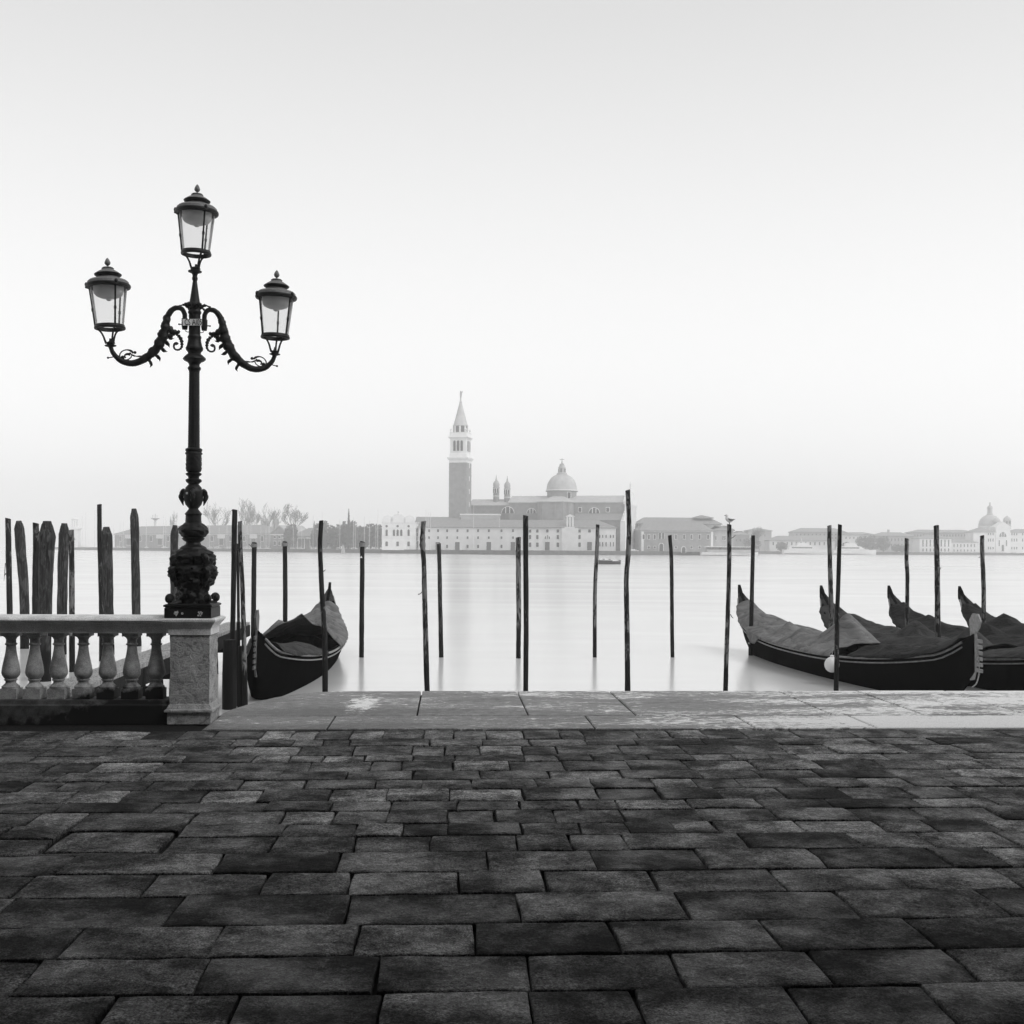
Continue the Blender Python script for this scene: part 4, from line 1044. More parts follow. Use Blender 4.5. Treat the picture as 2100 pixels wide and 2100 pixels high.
# ================================================================== gondolas
def gond_fns(L=10.8):
    hl = L / 2
    def beam(s):
        t = abs(s) / hl
        return 0.71 * max(0.0, 1 - t ** (2.3 if s < 0 else 2.0)) ** 0.9 + 0.028
    def sheer(s):
        if s < 0:
            u = -s / hl
            return 0.46 + 0.38 * u ** 2.4 + 0.50 * max(0, (u - 0.74) / 0.26) ** 2.2
        u = s / hl
        return 0.46 + 0.42 * u ** 2.6 + 0.22 * max(0, (u - 0.86) / 0.14) ** 1.6
    def keel(s):
        u = abs(s) / hl
        lim = 0.62 if s < 0 else 0.72
        k = -0.22 + max(0, (u - lim) / (1 - lim)) ** 1.55 * (1.36 if s < 0 else 0.75)
        return min(k, sheer(s) - 0.05)
    return hl, beam, sheer, keel
def gondola(label, stern, bow, cover, peaks, s_cover, tarpmat, z=WATER_Z, bow_cover=None, roll=0.0, ferro='steel', seed=0, droop=0.12, flap=None):
    rr = random.Random(seed)
    hl, beam, sheer, keel = gond_fns((Vector(bow) - Vector(stern)).length)
    mid = (Vector(stern) + Vector(bow)) / 2
    d = (Vector(bow) - Vector(stern)).normalized()
    root = tag(empty('gondola', (mid.x, mid.y, z), math.atan2(d.y, d.x)), label, 'gondola', 'moored gondolas')
    root.rotation_euler = (roll, 0, math.atan2(d.y, d.x))
    NS = 56
    S = [-hl + 2 * hl * i / NS for i in range(NS + 1)]
    # hull
    v, f = [], []
    sec = [(-1.0, 1.0), (-0.95, 0.72), (-0.84, 0.42), (-0.66, 0.16), (-0.42, 0.03), (0, 0.0), (0.42, 0.03), (0.66, 0.16), (0.84, 0.42), (0.95, 0.72), (1.0, 1.0)]
    for s in S:
        bb, h, k = beam(s), sheer(s), keel(s)
        for a_, t in sec: v.append((s, a_ * bb, k + (h - k) * t))
    n = len(sec)
    for i in range(NS):
        for k in range(n - 1):
            a_ = i * n + k; f.append((a_, a_ + 1, a_ + n + 1, a_ + n))
    f.append(tuple(range(n))); f.append(tuple(range(NS * n + n - 1, NS * n - 1, -1)))
    q = MB(); q.add(v, f); q.build('hull', M['lacquer'], root, 60)
    # inside floor and well
    v, f = [], []
    In = [s for s in S if -hl * 0.78 < s < hl * 0.62]
    for s in In:
        bb, h, k = beam(s) - 0.05, sheer(s), keel(s)
        for a_, t in ((-1.0, 0.97), (-0.85, 0.35), (0, 0.22), (0.85, 0.35), (1.0, 0.97)): v.append((s, a_ * bb, k + (h - k) * t))
    for i in range(len(In) - 1):
        for k in range(4):
            a_ = i * 5 + k; f.append((a_, a_ + 1, a_ + 6, a_ + 5))
    q = MB(); q.add(v, f); q.build('well', M['deck_dark'], root, 60)
    # rubbing strips and gunwale cap, both sides
    for sg in (-1, 1):
        for off, dz_, r_, m_, nm in ((0.022, -0.012, 0.019, 'trim', 'gunwale_strip'), (0.017, -0.085, 0.013, 'trim', 'rubbing_strip')):
            q = MB(); pts = [(s, sg * (beam(s) + off - 0.02 * (abs(s) / hl) ** 6), sheer(s) + dz_) for s in S[1:-1]]
            q.tube(pts, r_, 6); q.build(nm, M[m_], root, 60)
        q = MB(); pts = [(s, sg * (beam(s) - 0.03), sheer(s) + 0.012) for s in S[2:-2]]; q.tube(pts, 0.03, 6); q.build('gunwale', M['lacquer'], root, 60)
    # fore and after decks
    for s0, s1, nm in ((hl * 0.50, hl * 0.985, 'fore_deck'), (-hl * 0.985, -hl * 0.70, 'after_deck')):
        v, f = [], []
        ss = [s0 + (s1 - s0) * i / 14 for i in range(15)]
        for s in ss:
            for k in range(7):
                a_ = k / 3 - 1; v.append((s, a_ * beam(s), sheer(s) + 0.012 + 0.09 * beam(s) * (1 - a_ * a_)))
        for i in range(14):
            for k in range(6):
                a_ = i * 7 + k; f.append((a_, a_ + 1, a_ + 8, a_ + 7))
        q = MB(); q.add(v, f); q.build(nm, M['deck_dark'], root, 60)
    # seats and oar fork inside
    q = MB(); q.box(-0.7, 0.15, -0.42, 0.42, 0.12, 0.34); q.prism([(-0.45, 0.3), (0.45, 0.3), (0.42, 0.46), (0.2, 0.56), (-0.2, 0.56), (-0.42, 0.46)], 'x', -0.76, -0.66); q.build('seat', M['deck_dark'], root, 0)
    # stern tip plate
    hs = sheer(-hl)
    q = MB(); pts = [(-hl + 0.5, sheer(-hl + 0.5) + 0.03), (-hl + 0.22, sheer(-hl + 0.22) + 0.03), (-hl + 0.08, hs + 0.02), (-hl - 0.03, hs + 0.13), (-hl - 0.05, hs + 0.02), (-hl - 0.05, hs - 0.15), (-hl + 0.0, keel(-hl) - 0.02), (-hl + 0.25, keel(-hl + 0.25) - 0.03), (-hl + 0.6, keel(-hl + 0.6) - 0.02)]
    q.prism(pts, 'y', -0.03, 0.03); q.build('stern_plate', M['lacquer'], root, 0)
    # toothed iron on the bow
    if ferro:
        fe = empty('bow_iron'); fe.parent = root
        x0 = hl - 0.02; z0 = keel(hl - 0.25) - 0.05
        out = [(x0 - 0.12, z0 + 0.12), (x0 - 0.02, z0 + 0.14), (x0 + 0.05, z0 + 0.3), (x0 + 0.10, z0 + 0.62), (x0 + 0.06, z0 + 0.82), (x0 + 0.15, z0 + 0.90), (x0 + 0.20, z0 + 1.0), (x0 + 0.13, z0 + 1.1), (x0 - 0.02, z0 + 1.10), (x0 - 0.11, z0 + 1.0), (x0 - 0.09, z0 + 0.78), (x0 - 0.05, z0 + 0.55), (x0 - 0.09, z0 + 0.32)]
        q = MB(); q.prism(out, 'y', -0.012, 0.012); q.build('blade', M[ferro], fe, 0)
        for k in range(6):
            zt = z0 + 0.26 + 0.085 * k
            q = MB(); q.box(x0 + 0.04, x0 + 0.21, -0.010, 0.010, zt, zt + 0.05); q.build('tooth', M[ferro], fe, 0)
        q = MB(); q.box(x0 - 0.26, x0 - 0.08, -0.010, 0.010, z0 + 0.46, z0 + 0.51); q.build('tooth', M[ferro], fe, 0)
    # covers
    def sheet(name, s0, s1, pk, mat, ns=60, nv=28, lip=0.0, camber=0.16, sag=0.0, edge=None, fold=0.09, drp=droop):
        v, f = [], []
        for i in range(ns + 1):
            s = s0 + (s1 - s0) * i / ns
            bb, h = beam(s) + 0.045, sheer(s) + 0.035
            for k in range(nv + 1):
                a_ = -1.28 + 2.56 * k / nv
                e = 0.0
                if edge: e = edge(s, a_)
                ss = s + e
                if abs(a_) <= 1:
                    y = a_ * bb; zz = h + camber * min(bb, 0.6) * (1 - a_ * a_)
                    for (ps, pv, ph, slope) in pk:
                        dd = math.hypot((ss - ps), (y - pv) * 1.25)
                        zz = max(zz, ph - slope * dd * (1 - 0.18 * dd / (1 + dd)) - 0.05 * slope * abs(math.sin(2.5 * math.atan2(y - pv, ss - ps))) * dd)
                    zz += fold * (1 - a_ ** 4) * (0.8 * nz(ss * 1.7 + seed, y * 2.2, 0.3) + 1.3 * (0.5 - abs(nz(ss * 1.5 + y * 1.2 + seed, y * 1.3 - ss * 0.6, 2.0))) ** 1 + 0.7 * (0.4 - abs(nz(ss * 3.1 - y * 2.0, y * 2.6 + ss * 1.5 + seed, 5.0))))
                else:
                    t = (abs(a_) - 1) / 0.28
                    dr = drp * (0.55 + 0.9 * abs(nz(ss * 0.9 + seed, 7.0, 1.0)) + 0.25 * math.sin(ss * 2.6 + seed))
                    if flap is not None: dr += flap[2] * math.exp(-((ss - flap[0]) / flap[1]) ** 4)
                    y = math.copysign(bb + 0.02 * t + 0.012 * math.sin(ss * 16 + seed) * t, a_); zz = h - dr * t
                v.append((ss, y, zz))
        for i in range(ns):
            for k in range(nv):
                a_ = i * (nv + 1) + k; f.append((a_, a_ + 1, a_ + nv + 2, a_ + nv + 1))
        q = MB(); q.add(v, f)
        o = q.build(name, mat, root, 50)
        so = o.modifiers.new('thickness', 'SOLIDIFY'); so.thickness = 0.012; so.offset = 1
        return o
    if cover: sheet('boat_cover', s_cover[0], s_cover[1], peaks, M[tarpmat], edge=(lambda s, a_: 0.30 * (abs(a_) - 0.45) * max(0, (s - s_cover[1] + 0.8) / 0.8)))
    if bow_cover: sheet('bow_cover', bow_cover[0], bow_cover[1], bow_cover[2], M[bow_cover[3]], ns=36, camber=0.12, drp=0.05)
    return root

g1s, g1b = at_d(672, 1199, 27.0), at_d(521, 1290, 16.4)
gl = gondola('lone gondola seen from its bow, cover drawn back from the dark well', (g1s.x, g1s.y, 0), (g1b.x, g1b.y, 0), True, [(0.05, 0.0, 0.98, 0.5), (0.0, 0.35, 0.92, 0.7), (0.0, -0.4, 0.88, 0.7), (-2.6, 0.0, 0.84, 0.3), (-4.0, 0, 0.9, 0.3)], (-4.75, 0.15), 'tarp_light', bow_cover=(1.9, 4.6, [(2.0, -0.52, 0.80, 0.9), (3.0, 0.0, 0.66, 0.3)], 'tarp_mid'), roll=R(-2), seed=3, droop=0.06, ferro='steel_dull')
g2s, g2b = at_d(1520, 1199, 27.0), at_d(2003, 1290, 16.6)
gondola('nearest gondola on the right under a pale grey tent like cover', (g2s.x, g2s.y, 0), (g2b.x, g2b.y, 0), True, [(0.55, 0.10, 1.10, 0.80), (-0.6, -0.3, 0.78, 0.5), (-1.7, -0.15, 0.80, 0.5), (-3.9, 0.0, 0.86, 0.26)], (-4.8, 1.55), 'tarp_light', bow_cover=(2.3, 5.0, [(3.4, 0.0, 0.66, 0.25)], 'tarp_dark'), roll=R(1.5), seed=5, droop=0.035, flap=(-2.5, 0.45, 0.2))
dv = Vector((g2b.x - g2s.x, g2b.y - g2s.y)).normalized(); pn = Vector((-dv.y, dv.x))
if pn.x < 0: pn = -pn
LG = (Vector((g2b.x, g2b.y)) - Vector((g2s.x, g2s.y))).length
def sib(px, py, D, label, peaks, cover, mat, seed, bc=None):
    s_ = at_d(px, py, D); st = Vector((s_.x, s_.y)); bo = st + dv * LG
    return gondola(label, (st.x, st.y, 0), (bo.x, bo.y, 0), True, peaks, cover, mat, bow_cover=bc, seed=seed, roll=R(1))
sib(1687, 1195, 26.9, 'second gondola from the fender, under a dark grey cover with a bunched middle', [(-0.9, 0.1, 0.92, 0.6), (1.2, 0.1, 0.86, 0.5), (-3.6, 0, 0.86, 0.32)], (-4.75, 2.3), 'tarp_mid', 9, (2.6, 4.7, [(3.0, 0, 0.68, .3)], 'tarp_mid'))
sib(1826, 1190, 27.1, 'third gondola from the fender, dark cover, slim black stern rising between two poles', [(-1.0, 0.0, 0.80, 0.5), (-3.4, 0, 0.84, 0.32)], (-4.75, 2.2), 'tarp_dark', 13, (2.4, 4.7, [(3.0, 0, 0.66, .3)], 'tarp_mid'))
sib(1971, 1193, 27.0, 'farthest right gondola, mostly out of view, black stern tip by the last pole', [(-1.2, 0.0, 0.84, 0.5), (-3.4, 0, 0.84, 0.32)], (-4.75, 2.0), 'tarp_dark', 17)
# fender hanging at the side of the nearest covered gondola
fc = at_d(1706, 1363, 19.6)
fe = tag(empty('fender', (fc.x, fc.y, fc.z)), 'round white fender hanging on the side of the pale covered gondola', 'fender')
q = MB(); q.ball((0, 0, 0), 0.125, 0.125, 0.135, 20, 14); q.build('ball', M['fender'], fe, 80)
q = MB(); q.lathe([(0.03, 0.12), (0.035, 0.15), (0.02, 0.165)], 10); q.build('eye', M['fender'], fe)
q = MB(); q.tube([(0, 0, 0.16), (0.03, 0.02, 0.3)], 0.008, 5); q.build('cord', M['rope'], fe)
# mooring line from the stern to its pole, and the line down the bow
q = MB(); e = at_d(1562, 1300, 25.5)
pt = catmull([rope_from, rope_from.lerp(e, 0.5) + Vector((0, 0, -0.12)), e], 6)
q.tube(pt, 0.009, 5); tag(q.build('mooring_line', M['rope']), 'thin slack rope tying the pale covered gondola to a black pole', 'rope')
q = MB(); pt = catmull([at_d(1996, 1300, 16.72), at_d(2005, 1340, 16.5), at_d(2008, 1375, 16.5), at_d(2003, 1400, 16.5), at_d(1993, 1410, 16.5)], 5)
q.tube(pt, 0.010, 5); tag(q.build('mooring_line', M['rope']), 'rope hanging from the toothed bow of the pale covered gondola', 'rope')
# ================================================================== far shore
QZ = 0.88                              # level of the far quays
class Frame:
    def __init__(self, px, D, ang=None, pxB=None, DB=None):
        A = at_d(px, HORIZON, D); self.O = Vector((A.x, A.y))
        if pxB is not None:
            B = at_d(pxB, HORIZON, DB); ang = math.atan2(B.y - A.y, B.x - A.x)
        self.ang = ang
        self.ex = Vector((math.cos(ang), math.sin(ang))); self.ey = Vector((-math.sin(ang), math.cos(ang)))
    def pt(self, px, py, ly=0.0):      # local x and height of a photograph point lying on local depth ly
        d = ray(px, py); o = self.O + self.ey * ly
        # CAM + t d = o + lx ex
        det = d.x * (-self.ex.y) + self.ex.x * d.y
        t = (o.x * (-self.ex.y) + self.ex.x * o.y) / det
        lx = (Vector((d.x * t, d.y * t)) - o).dot(self.ex)
        return lx, CAM_Z + d.z * t - QZ
    def x(self, px, ly=0.0): return self.pt(px, HORIZON, ly)[0]
    def z(self, px, py, ly=0.0): return self.pt(px, py, ly)[1]
    def root(self, name, label, cat, group=None):
        return tag(empty(name, (self.O.x, self.O.y, QZ), self.ang), label, cat, group)
WIN = {}
def arch_poly(w, h, kind):
    if kind == 'rect': return [(-w / 2, 0), (w / 2, 0), (w / 2, h), (-w / 2, h)]
    if kind == 'round': return [(w / 2 * math.cos(R(30 * k)), h / 2 + h / 2 * math.sin(R(30 * k))) for k in range(12)]
    if kind == 'semi': return [(w / 2 * math.cos(R(18 * k)), h * math.sin(R(18 * k))) for k in range(11)]
    return [(-w / 2, 0), (w / 2, 0)] + [(w / 2 * math.cos(R(22.5 * k)), h - w / 2 + w / 2 * math.sin(R(22.5 * k))) for k in range(9)]
def win_mesh(w, h, kind, fr):
    key = (round(w, 1), round(h, 1), kind, fr)
    if key not in WIN:
        w, h = key[0], key[1]
        b = 0.22 if w > 0.9 else 0.14
        o_ = arch_poly(w + 2 * b, h + (b if kind in ('semi', 'arch') else 2 * b), kind)
        if kind in ('rect', 'round'): o_ = [(x, z - b) for x, z in o_]
        f = MB(); f.prism(o_, 'y', -0.10, 0.05)
        p = MB(); p.prism(arch_poly(w, h, kind), 'y', -0.16, 0.0)
        fm, pm = f.mesh('window', 0), p.mesh('pane', 0)
        fm.materials.append(M['white_far']); pm.materials.append(M['pane_far'])
        mu = None
        if kind == 'semi':
            m_ = MB()
            for x in (-w * 0.17, w * 0.17): m_.box(x - 0.16, x + 0.16, -0.22, -0.10, 0, h * 0.92)
            mu = m_.mesh('mullion', 0); mu.materials.append(M['white_far'])
        WIN[key] = (fm, pm, mu)
    return WIN[key]
def window(root, x, z, w, h, kind='rect', frame=True, y=0.0, rz=0.0, nm='window'):
    fm, pm, mu = win_mesh(w, h, kind, frame)
    if frame:
        o = link(nm, fm, None, root, (x, y, z)); o.rotation_euler = (0, 0, rz)
        link('pane', pm, None, o, (0, 0, 0))
        if mu: link('mullion', mu, None, o, (0, 0, 0))
    else:
        o = link(nm, pm, None, root, (x, y + 0.06, z)); o.rotation_euler = (0, 0, rz)
    return o
def wins(F, root, cols, py, wpx, hpx, kind='rect', ly=0.0, frame=True, nm='window'):
    for c in cols:
        x, z = F.pt(c, py + hpx / 2, ly); x2, z2 = F.pt(c + wpx, py - hpx / 2, ly)
        window(root, x, z, abs(x2 - x), z2 - z, kind, frame, ly, nm=nm)
def hip(x0, x1, y0, y1, ze, zr, over=0.5, hx=None, gable=False):
    hx = 0 if gable else ((y1 - y0) / 2 if hx is None else hx)
    q = MB(); ym = (y0 + y1) / 2
    o = over
    v = [(x0 - o, y0 - o, ze), (x1 + o, y0 - o, ze), (x1 + o, y1 + o, ze), (x0 - o, y1 + o, ze), (x0 - (o if gable else 0) + hx, ym, zr), (x1 + (o if gable else 0) - hx, ym, zr),
         (x0 - o, y0 - o, ze - 0.3), (x1 + o, y0 - o, ze - 0.3), (x1 + o, y1 + o, ze - 0.3), (x0 - o, y1 + o, ze - 0.3)]
    q.add(v, [(0, 1, 5, 4), (1, 2, 5), (2, 3, 4, 5), (3, 0, 4), (0, 6, 7, 1), (1, 7, 8, 2), (2, 8, 9, 3), (3, 9, 6, 0), (6, 9, 8, 7)])
    return q
def house(F, name, label, px0, px1, py_e, py_r, depth, wall, roof, ly=0.0, group=None, gable=False, cat='building', root=None, hx=None, z0=-0.2):
    root = root or F.root(name, label, cat, group)
    xa, xb = F.x(px0, ly), F.x(px1, ly); ze = F.z((px0 + px1) / 2, py_e, ly); zr = F.z((px0 + px1) / 2, py_r, ly + depth / 2)
    q = MB(); q.box(xa, xb, ly, ly + depth, z0, ze - 0.25); q.build('wall', M[wall], root, 0)
    if roof: hip(xa, xb, ly, ly + depth, ze, max(zr, ze + 0.3), gable=gable, hx=hx).build('roof', M[roof], root, 0)
    else:
        q = MB(); q.box(xa - 0.25, xb + 0.25, ly - 0.25, ly + depth + 0.25, ze - 0.25, ze + 0.25); q.build('cornice', M['white_far'], root, 0)
    return root

# ---- ground: the island with its quay, the mole of the little harbour, the farther bank
def bank(name, front_px, back, mat='earth_far', face=True):
    pts = [at_z(x, y, WATER_Z) for x, y in front_px]
    poly = [(p.x, p.y) for p in pts] + back
    q = MB(); q.prism(poly, 'z', WATER_Z - 2, QZ); o = q.build(name, M[mat], None, 0)
    return tag(o, kind='structure'), pts
isl, ip = bank('island_ground', [(780, 1134.6), (1060, 1138), (1310, 1138.5), (1420, 1138.6), (1514, 1138.2)], [(150, 700), (-60, 760), (-190, 700)], 'quay_far')
mole_px = [(132, 1127.5), (460, 1131), (779, 1134.6)]
mp_ = [at_z(x, y, WATER_Z) for x, y in mole_px]
q = MB(); q.prism([(p.x, p.y) for p in mp_] + [(p.x + 4, p.y + 7) for p in reversed(mp_)], 'z', WATER_Z - 2, QZ - 0.1); tag(q.build('harbour_mole', M['quay_far'], None, 0), kind='structure')
hb = [at_d(100, HORIZON, 640), at_d(460, HORIZON, 552), at_d(779, HORIZON, 470)]
q = MB(); q.prism([(p.x, p.y) for p in hb] + [(p.x + 30, p.y + 140) for p in reversed(hb)], 'z', WATER_Z - 2, QZ - 0.2); tag(q.build('harbour_shore', M['earth_far'], None, 0), kind='structure')
giu = [at_d(1470, HORIZON, 585), at_d(1800, HORIZON, 600), at_d(2260, HORIZON, 640)]
q = MB(); q.prism([(p.x, p.y) for p in giu] + [(p.x, p.y + 320) for p in reversed(giu)], 'z', WATER_Z - 2, QZ - 0.05); tag(q.build('far_bank', M['quay_far'], None, 0), kind='structure')

# ---- bell tower
F = Frame(943, 448, R(-16))
T = F.root('bell_tower', 'tall square brick campanile with white belfry, conical spire and angel', 'bell tower')
s = 3.55
def tz(py): return F.z(943, py, 0)
q = MB(); q.box(-s, s, -s, s, -0.2, tz(950)); q.build('brick_shaft', M['brick_far'], T, 0)
for x in (-s + 0.5, s - 0.5):
    q = MB(); q.box(x - 0.5, x + 0.5, -s - 0.12, -s + 0.02, 0, tz(950) - 0.02); q.build('corner_pilaster', M['brick_far'], T, 0)
q = MB(); q.frustum(0, 0, [(tz(950), s * 1.0, s), (tz(945), s * 1.02, s * 1.02), (tz(944), s * 1.1, s * 1.1), (tz(941), s * 1.18, s * 1.18), (tz(939.5), s * 1.2, s * 1.2), (tz(939), s * 1.05, s * 1.05)]); q.build('lower_cornice', M['white_far'], T, 0)
q = MB(); q.frustum(0, 0, [(tz(939), s * 0.99, s * 0.99), (tz(932), s * 0.97, s * 0.97), (tz(931.5), s * 0.93, s * 0.93), (tz(902), s * 0.92, s * 0.92)]); q.build('belfry', M['white_far'], T, 0)
bh = tz(905) - tz(926)
for fa in range(4):
    rz = R(90 * fa)
    for dx in (-1.45, 0, 1.45):
        n_ = Vector((math.sin(rz), -math.cos(rz), 0)); t_ = Vector((math.cos(rz), math.sin(rz), 0))
        p = n_ * (s * 0.955) + t_ * dx
        o = window(T, p.x, tz(926), 0.95 if dx else 1.15, bh, 'arch', False, p.y, rz, 'belfry_opening'); o.location = (p.x, p.y, tz(926))
    for dx in (-0.72, 0.72):
        p = Vector((math.sin(rz), -math.cos(rz), 0)) * (s * 0.97) + Vector((math.cos(rz), math.sin(rz), 0)) * dx
        q = MB(); q.lathe([(0.2, tz(926)), (0.18, tz(905))], 8, (p.x, p.y)); q.build('belfry_column', M['white_far'], T)
q = MB(); q.frustum(0, 0, [(tz(902), s * 0.95, s * 0.95), (tz(900), s * 1.02, s * 1.02), (tz(898.5), s * 1.14, s * 1.14), (tz(897), s * 1.14, s * 1.14), (tz(896.5), s * 0.98, s * 0.98), (tz(889), s * 0.97, s * 0.97), (tz(888.5), s * 1.0, s * 1.0), (tz(887.8), s * 1.0, s * 1.0)]); q.build('upper_cornice', M['white_far'], T, 0)
for sx in (-1, 1):
    for sy in (-1, 1):
        q = MB(); q.lathe([(0.3, tz(888)), (0.2, tz(885)), (0.5, tz(882.5)), (0.1, tz(879.5))], 8, (sx * s * 0.86, sy * s * 0.86)); q.build('pinnacle', M['white_far'], T)
q = MB(); q.lathe([(2.75, tz(888)), (2.7, tz(874.5))], 16); q.build('lantern_drum', M['pane_far'], T, 0)
for k in range(8):
    a_ = R(45 * k + 10); q = MB(); c, s_ = math.cos(a_) * 2.72, math.sin(a_) * 2.72
    q.lathe([(0.36, tz(888)), (0.34, tz(874.5))], 6, (c, s_)); q.build('drum_column', M['white_far'], T)
q = MB(); q.lathe([(2.9, tz(874.6)), (3.1, tz(873.2)), (2.85, tz(872.5)), (2.7, tz(871)), (0.5, tz(826)), (0.62, tz(825)), (0.62, tz(824)), (0.35, tz(823)), (0.25, tz(815))], 20); q.build('spire', M['lead_far'], T, 30)
q = MB()
pt = [(0, 0, tz(815.5)), (0.05, 0, tz(811)), (0, 0, tz(807)), (0, 0, tz(803.5)), (0, 0, tz(801.5))]
q.tube(pt, [0.42, 0.38, 0.5, 0.28, 0.2], 8)
q.tube([(0.1, 0, tz(807.5)), (0.6, 0, tz(804.5)), (0.75, 0, tz(801.5))], [0.25, 0.22, 0.05], 6); q.tube([(0.1, 0, tz(807)), (0.55, 0, tz(810.5))], [0.28, 0.05], 6)
q.build('angel_statue', M['stucco_mid'], T)
window(T, 1.2, F.z(937, 1066), 0.7, 1.0, 'rect', True, -s - 0.1)
for k in range(5): window(T, 0, 0, 0.25, 1.6, 'rect', False, nm='stair_slit').location = (s + 0.05, 0.3, 12 + 5 * k)
for o in T.children:
    if o.name.startswith('stair_slit'): o.rotation_euler = (0, 0, R(90)); o.data = win_mesh(0.3, 1.6, 'rect', True)[0]

# ---- the church
F = Frame(1150, 442, R(-16))
C = F.root('domed_church', 'brick church with lead dome, twin turrets and white columned facade', 'church')
ze, zr = F.z(1220, 1029.5), F.z(1220, 1016.5, 7.5)
xe = F.x(1281)
x0n = F.x(1043)
q = MB(); q.box(x0n, xe, 0, 15, -0.2, ze - 0.1); q.build('nave_wall', M['brick_far'], C, 0)
hip(x0n, xe, 0, 15, ze, zr, 0.4, gable=True).build('nave_roof', M['lead_far'], C, 0)
x0c = F.x(962, 2)
q = MB(); q.box(x0c, x0n - 0.02, 2.5, 13, -0.2, F.z(1000, 1036, 2)); q.build('choir_wall', M['brick_far'], C, 0)
hip(x0c, x0n + 3, 2.5, 13, F.z(1000, 1036, 2) + 0.1, F.z(1000, 1024, 7.5), 0.3, gable=True).build('choir_roof', M['lead_far'], C, 0)
# rounded transept
xa, xb = F.x(1100, -7), F.x(1170, -7)
cx, hw_ = (xa + xb) / 2, (xb - xa) / 2
tp = [(cx - hw_, 0.02), (cx - hw_, -6), (cx - hw_ * 0.62, -9), (cx + hw_ * 0.62, -9), (cx + hw_, -6), (cx + hw_, 0.02)]
zt = F.z(1135, 1028.5, -7)
q = MB(); q.prism(tp, 'z', -0.2, zt); q.build('transept_wall', M['brick_far'], C, 0)
q = MB(); tpo = [(cx + (x - cx) * 1.06, y - 0.4 if y < 0 else y) for x, y in tp]
apex = [(cx, 7.5, F.z(1135, 1013, 7))]
n = len(tpo); q.add([(x, y, zt) for x, y in tpo] + [(x, y, zt - 0.3) for x, y in tpo] + apex, [(k, k + 1, 2 * n) for k in range(n - 1)] + [(k, k + n, k + n + 1, k + 1) for k in range(n - 1)]); q.build('transept_roof', M['lead_far'], C, 0)
for px in (1108, 1137, 1164):
    x = F.x(px, -9); q = MB(); q.box(x - 0.25, x + 0.25, -9.15 if px == 1137 else -8.2, -8, 0, zt - 0.4); q.build('transept_pilaster', M['brick_dark'], C, 0)
# aisle with its lean-to roof
xa = F.x(1176, -5)
za, zb = F.z(1220, 1066, -6), F.z(1220, 1053, 0)
q = MB(); q.box(xa, xe - 0.02, -6, -0.02, -0.2, za); q.build('aisle_wall', M['brick_far'], C, 0)
q = MB(); q.add([(xa, -6.5, za), (xe, -6.5, za), (xe, -0.03, zb), (xa, -0.03, zb), (xa, -6.5, za - 0.3), (xe, -6.5, za - 0.3)], [(0, 1, 2, 3), (0, 4, 5, 1)]); q.build('aisle_roof', M['tile_far'], C, 0)
for px, r in ((1041.5, 12.3), (1090, 9), (1218.7, 10.5)):
    x, z = F.pt(px, 1052.5); w = (F.x(px + r) - F.x(px - r)); window(C, x, z, w, w * 0.52, 'semi', True, -0.02, nm='thermal_window')
for px in (1189.5, 1246.5): wins(F, C, [px], 1045.5, 6, 8)
# dome on its drum
cxd = F.x(1151.4, 8); m_ = 450 / FPX
q = MB(); q.lathe([(5.75, zt - 1), (5.75, F.z(1151, 1009, 8)), (6.35, F.z(1151, 1008.4, 8)), (6.4, F.z(1151, 1007, 8))], 32, (cxd, 8)); q.build('drum', M['brick_far'], C, 30)
q = MB(); q.lathe([(6.3, F.z(1151, 1007, 8)), (6.35, F.z(1151, 1005.5, 8)), (5.9, F.z(1151, 1005, 8))], 32, (cxd, 8)); q.build('drum_cornice', M['white_far'], C, 30)
zd0, zd1 = F.z(1151, 1005.5, 8), F.z(1151, 972, 8)
q = MB(); q.lathe([(5.95 * math.cos(t) ** 0.9 + 0.05, zd0 + (zd1 - zd0) * math.sin(t)) for t in [R(88 * i / 12) for i in range(13)]], 40, (cxd, 8), fn=lambda r, z, a_: r * (1 + 0.012 * math.cos(20 * a_))); q.build('dome', M['lead_far'], C, 60)
def dz(py): return F.z(1151, py, 8)
q = MB(); q.lathe([(2.1, dz(973)), (2.0, dz(971)), (1.55, dz(969)), (1.35, dz(961)), (1.5, dz(960)), (1.2, dz(957)), (0.9, dz(953)), (0.95, dz(951.5)), (0.25, dz(950)), (0.2, dz(948)), (0.35, dz(946.5)), (0.08, dz(945.5))], 16, (cxd, 8)); q.build('dome_lantern', M['stucco_mid'], C, 40)
for k in range(6):
    a_ = R(60 * k); q = MB(); q.box(-0.2, 0.2, -0.05, 0.05, dz(969), dz(961.5)); o = q.build('lantern_opening', M['pane_far'], C, 0); o.location = (cxd + 1.5 * math.sin(a_), 8 - 1.5 * math.cos(a_), 0); o.rotation_euler = (0, 0, a_)
q = MB(); q.box(cxd - 0.12, cxd + 0.12, 7.88, 8.12, dz(946), dz(939.5)); q.box(cxd - 0.95, cxd + 0.95, 7.87, 8.13, dz(943.2), dz(942)); q.build('cross', M['stucco_mid'], C, 0)
window(C, F.x(1167, 3), F.z(1167, 1022, 3), 1.1, 2.3, 'rect', True, 2.6, nm='drum_window')
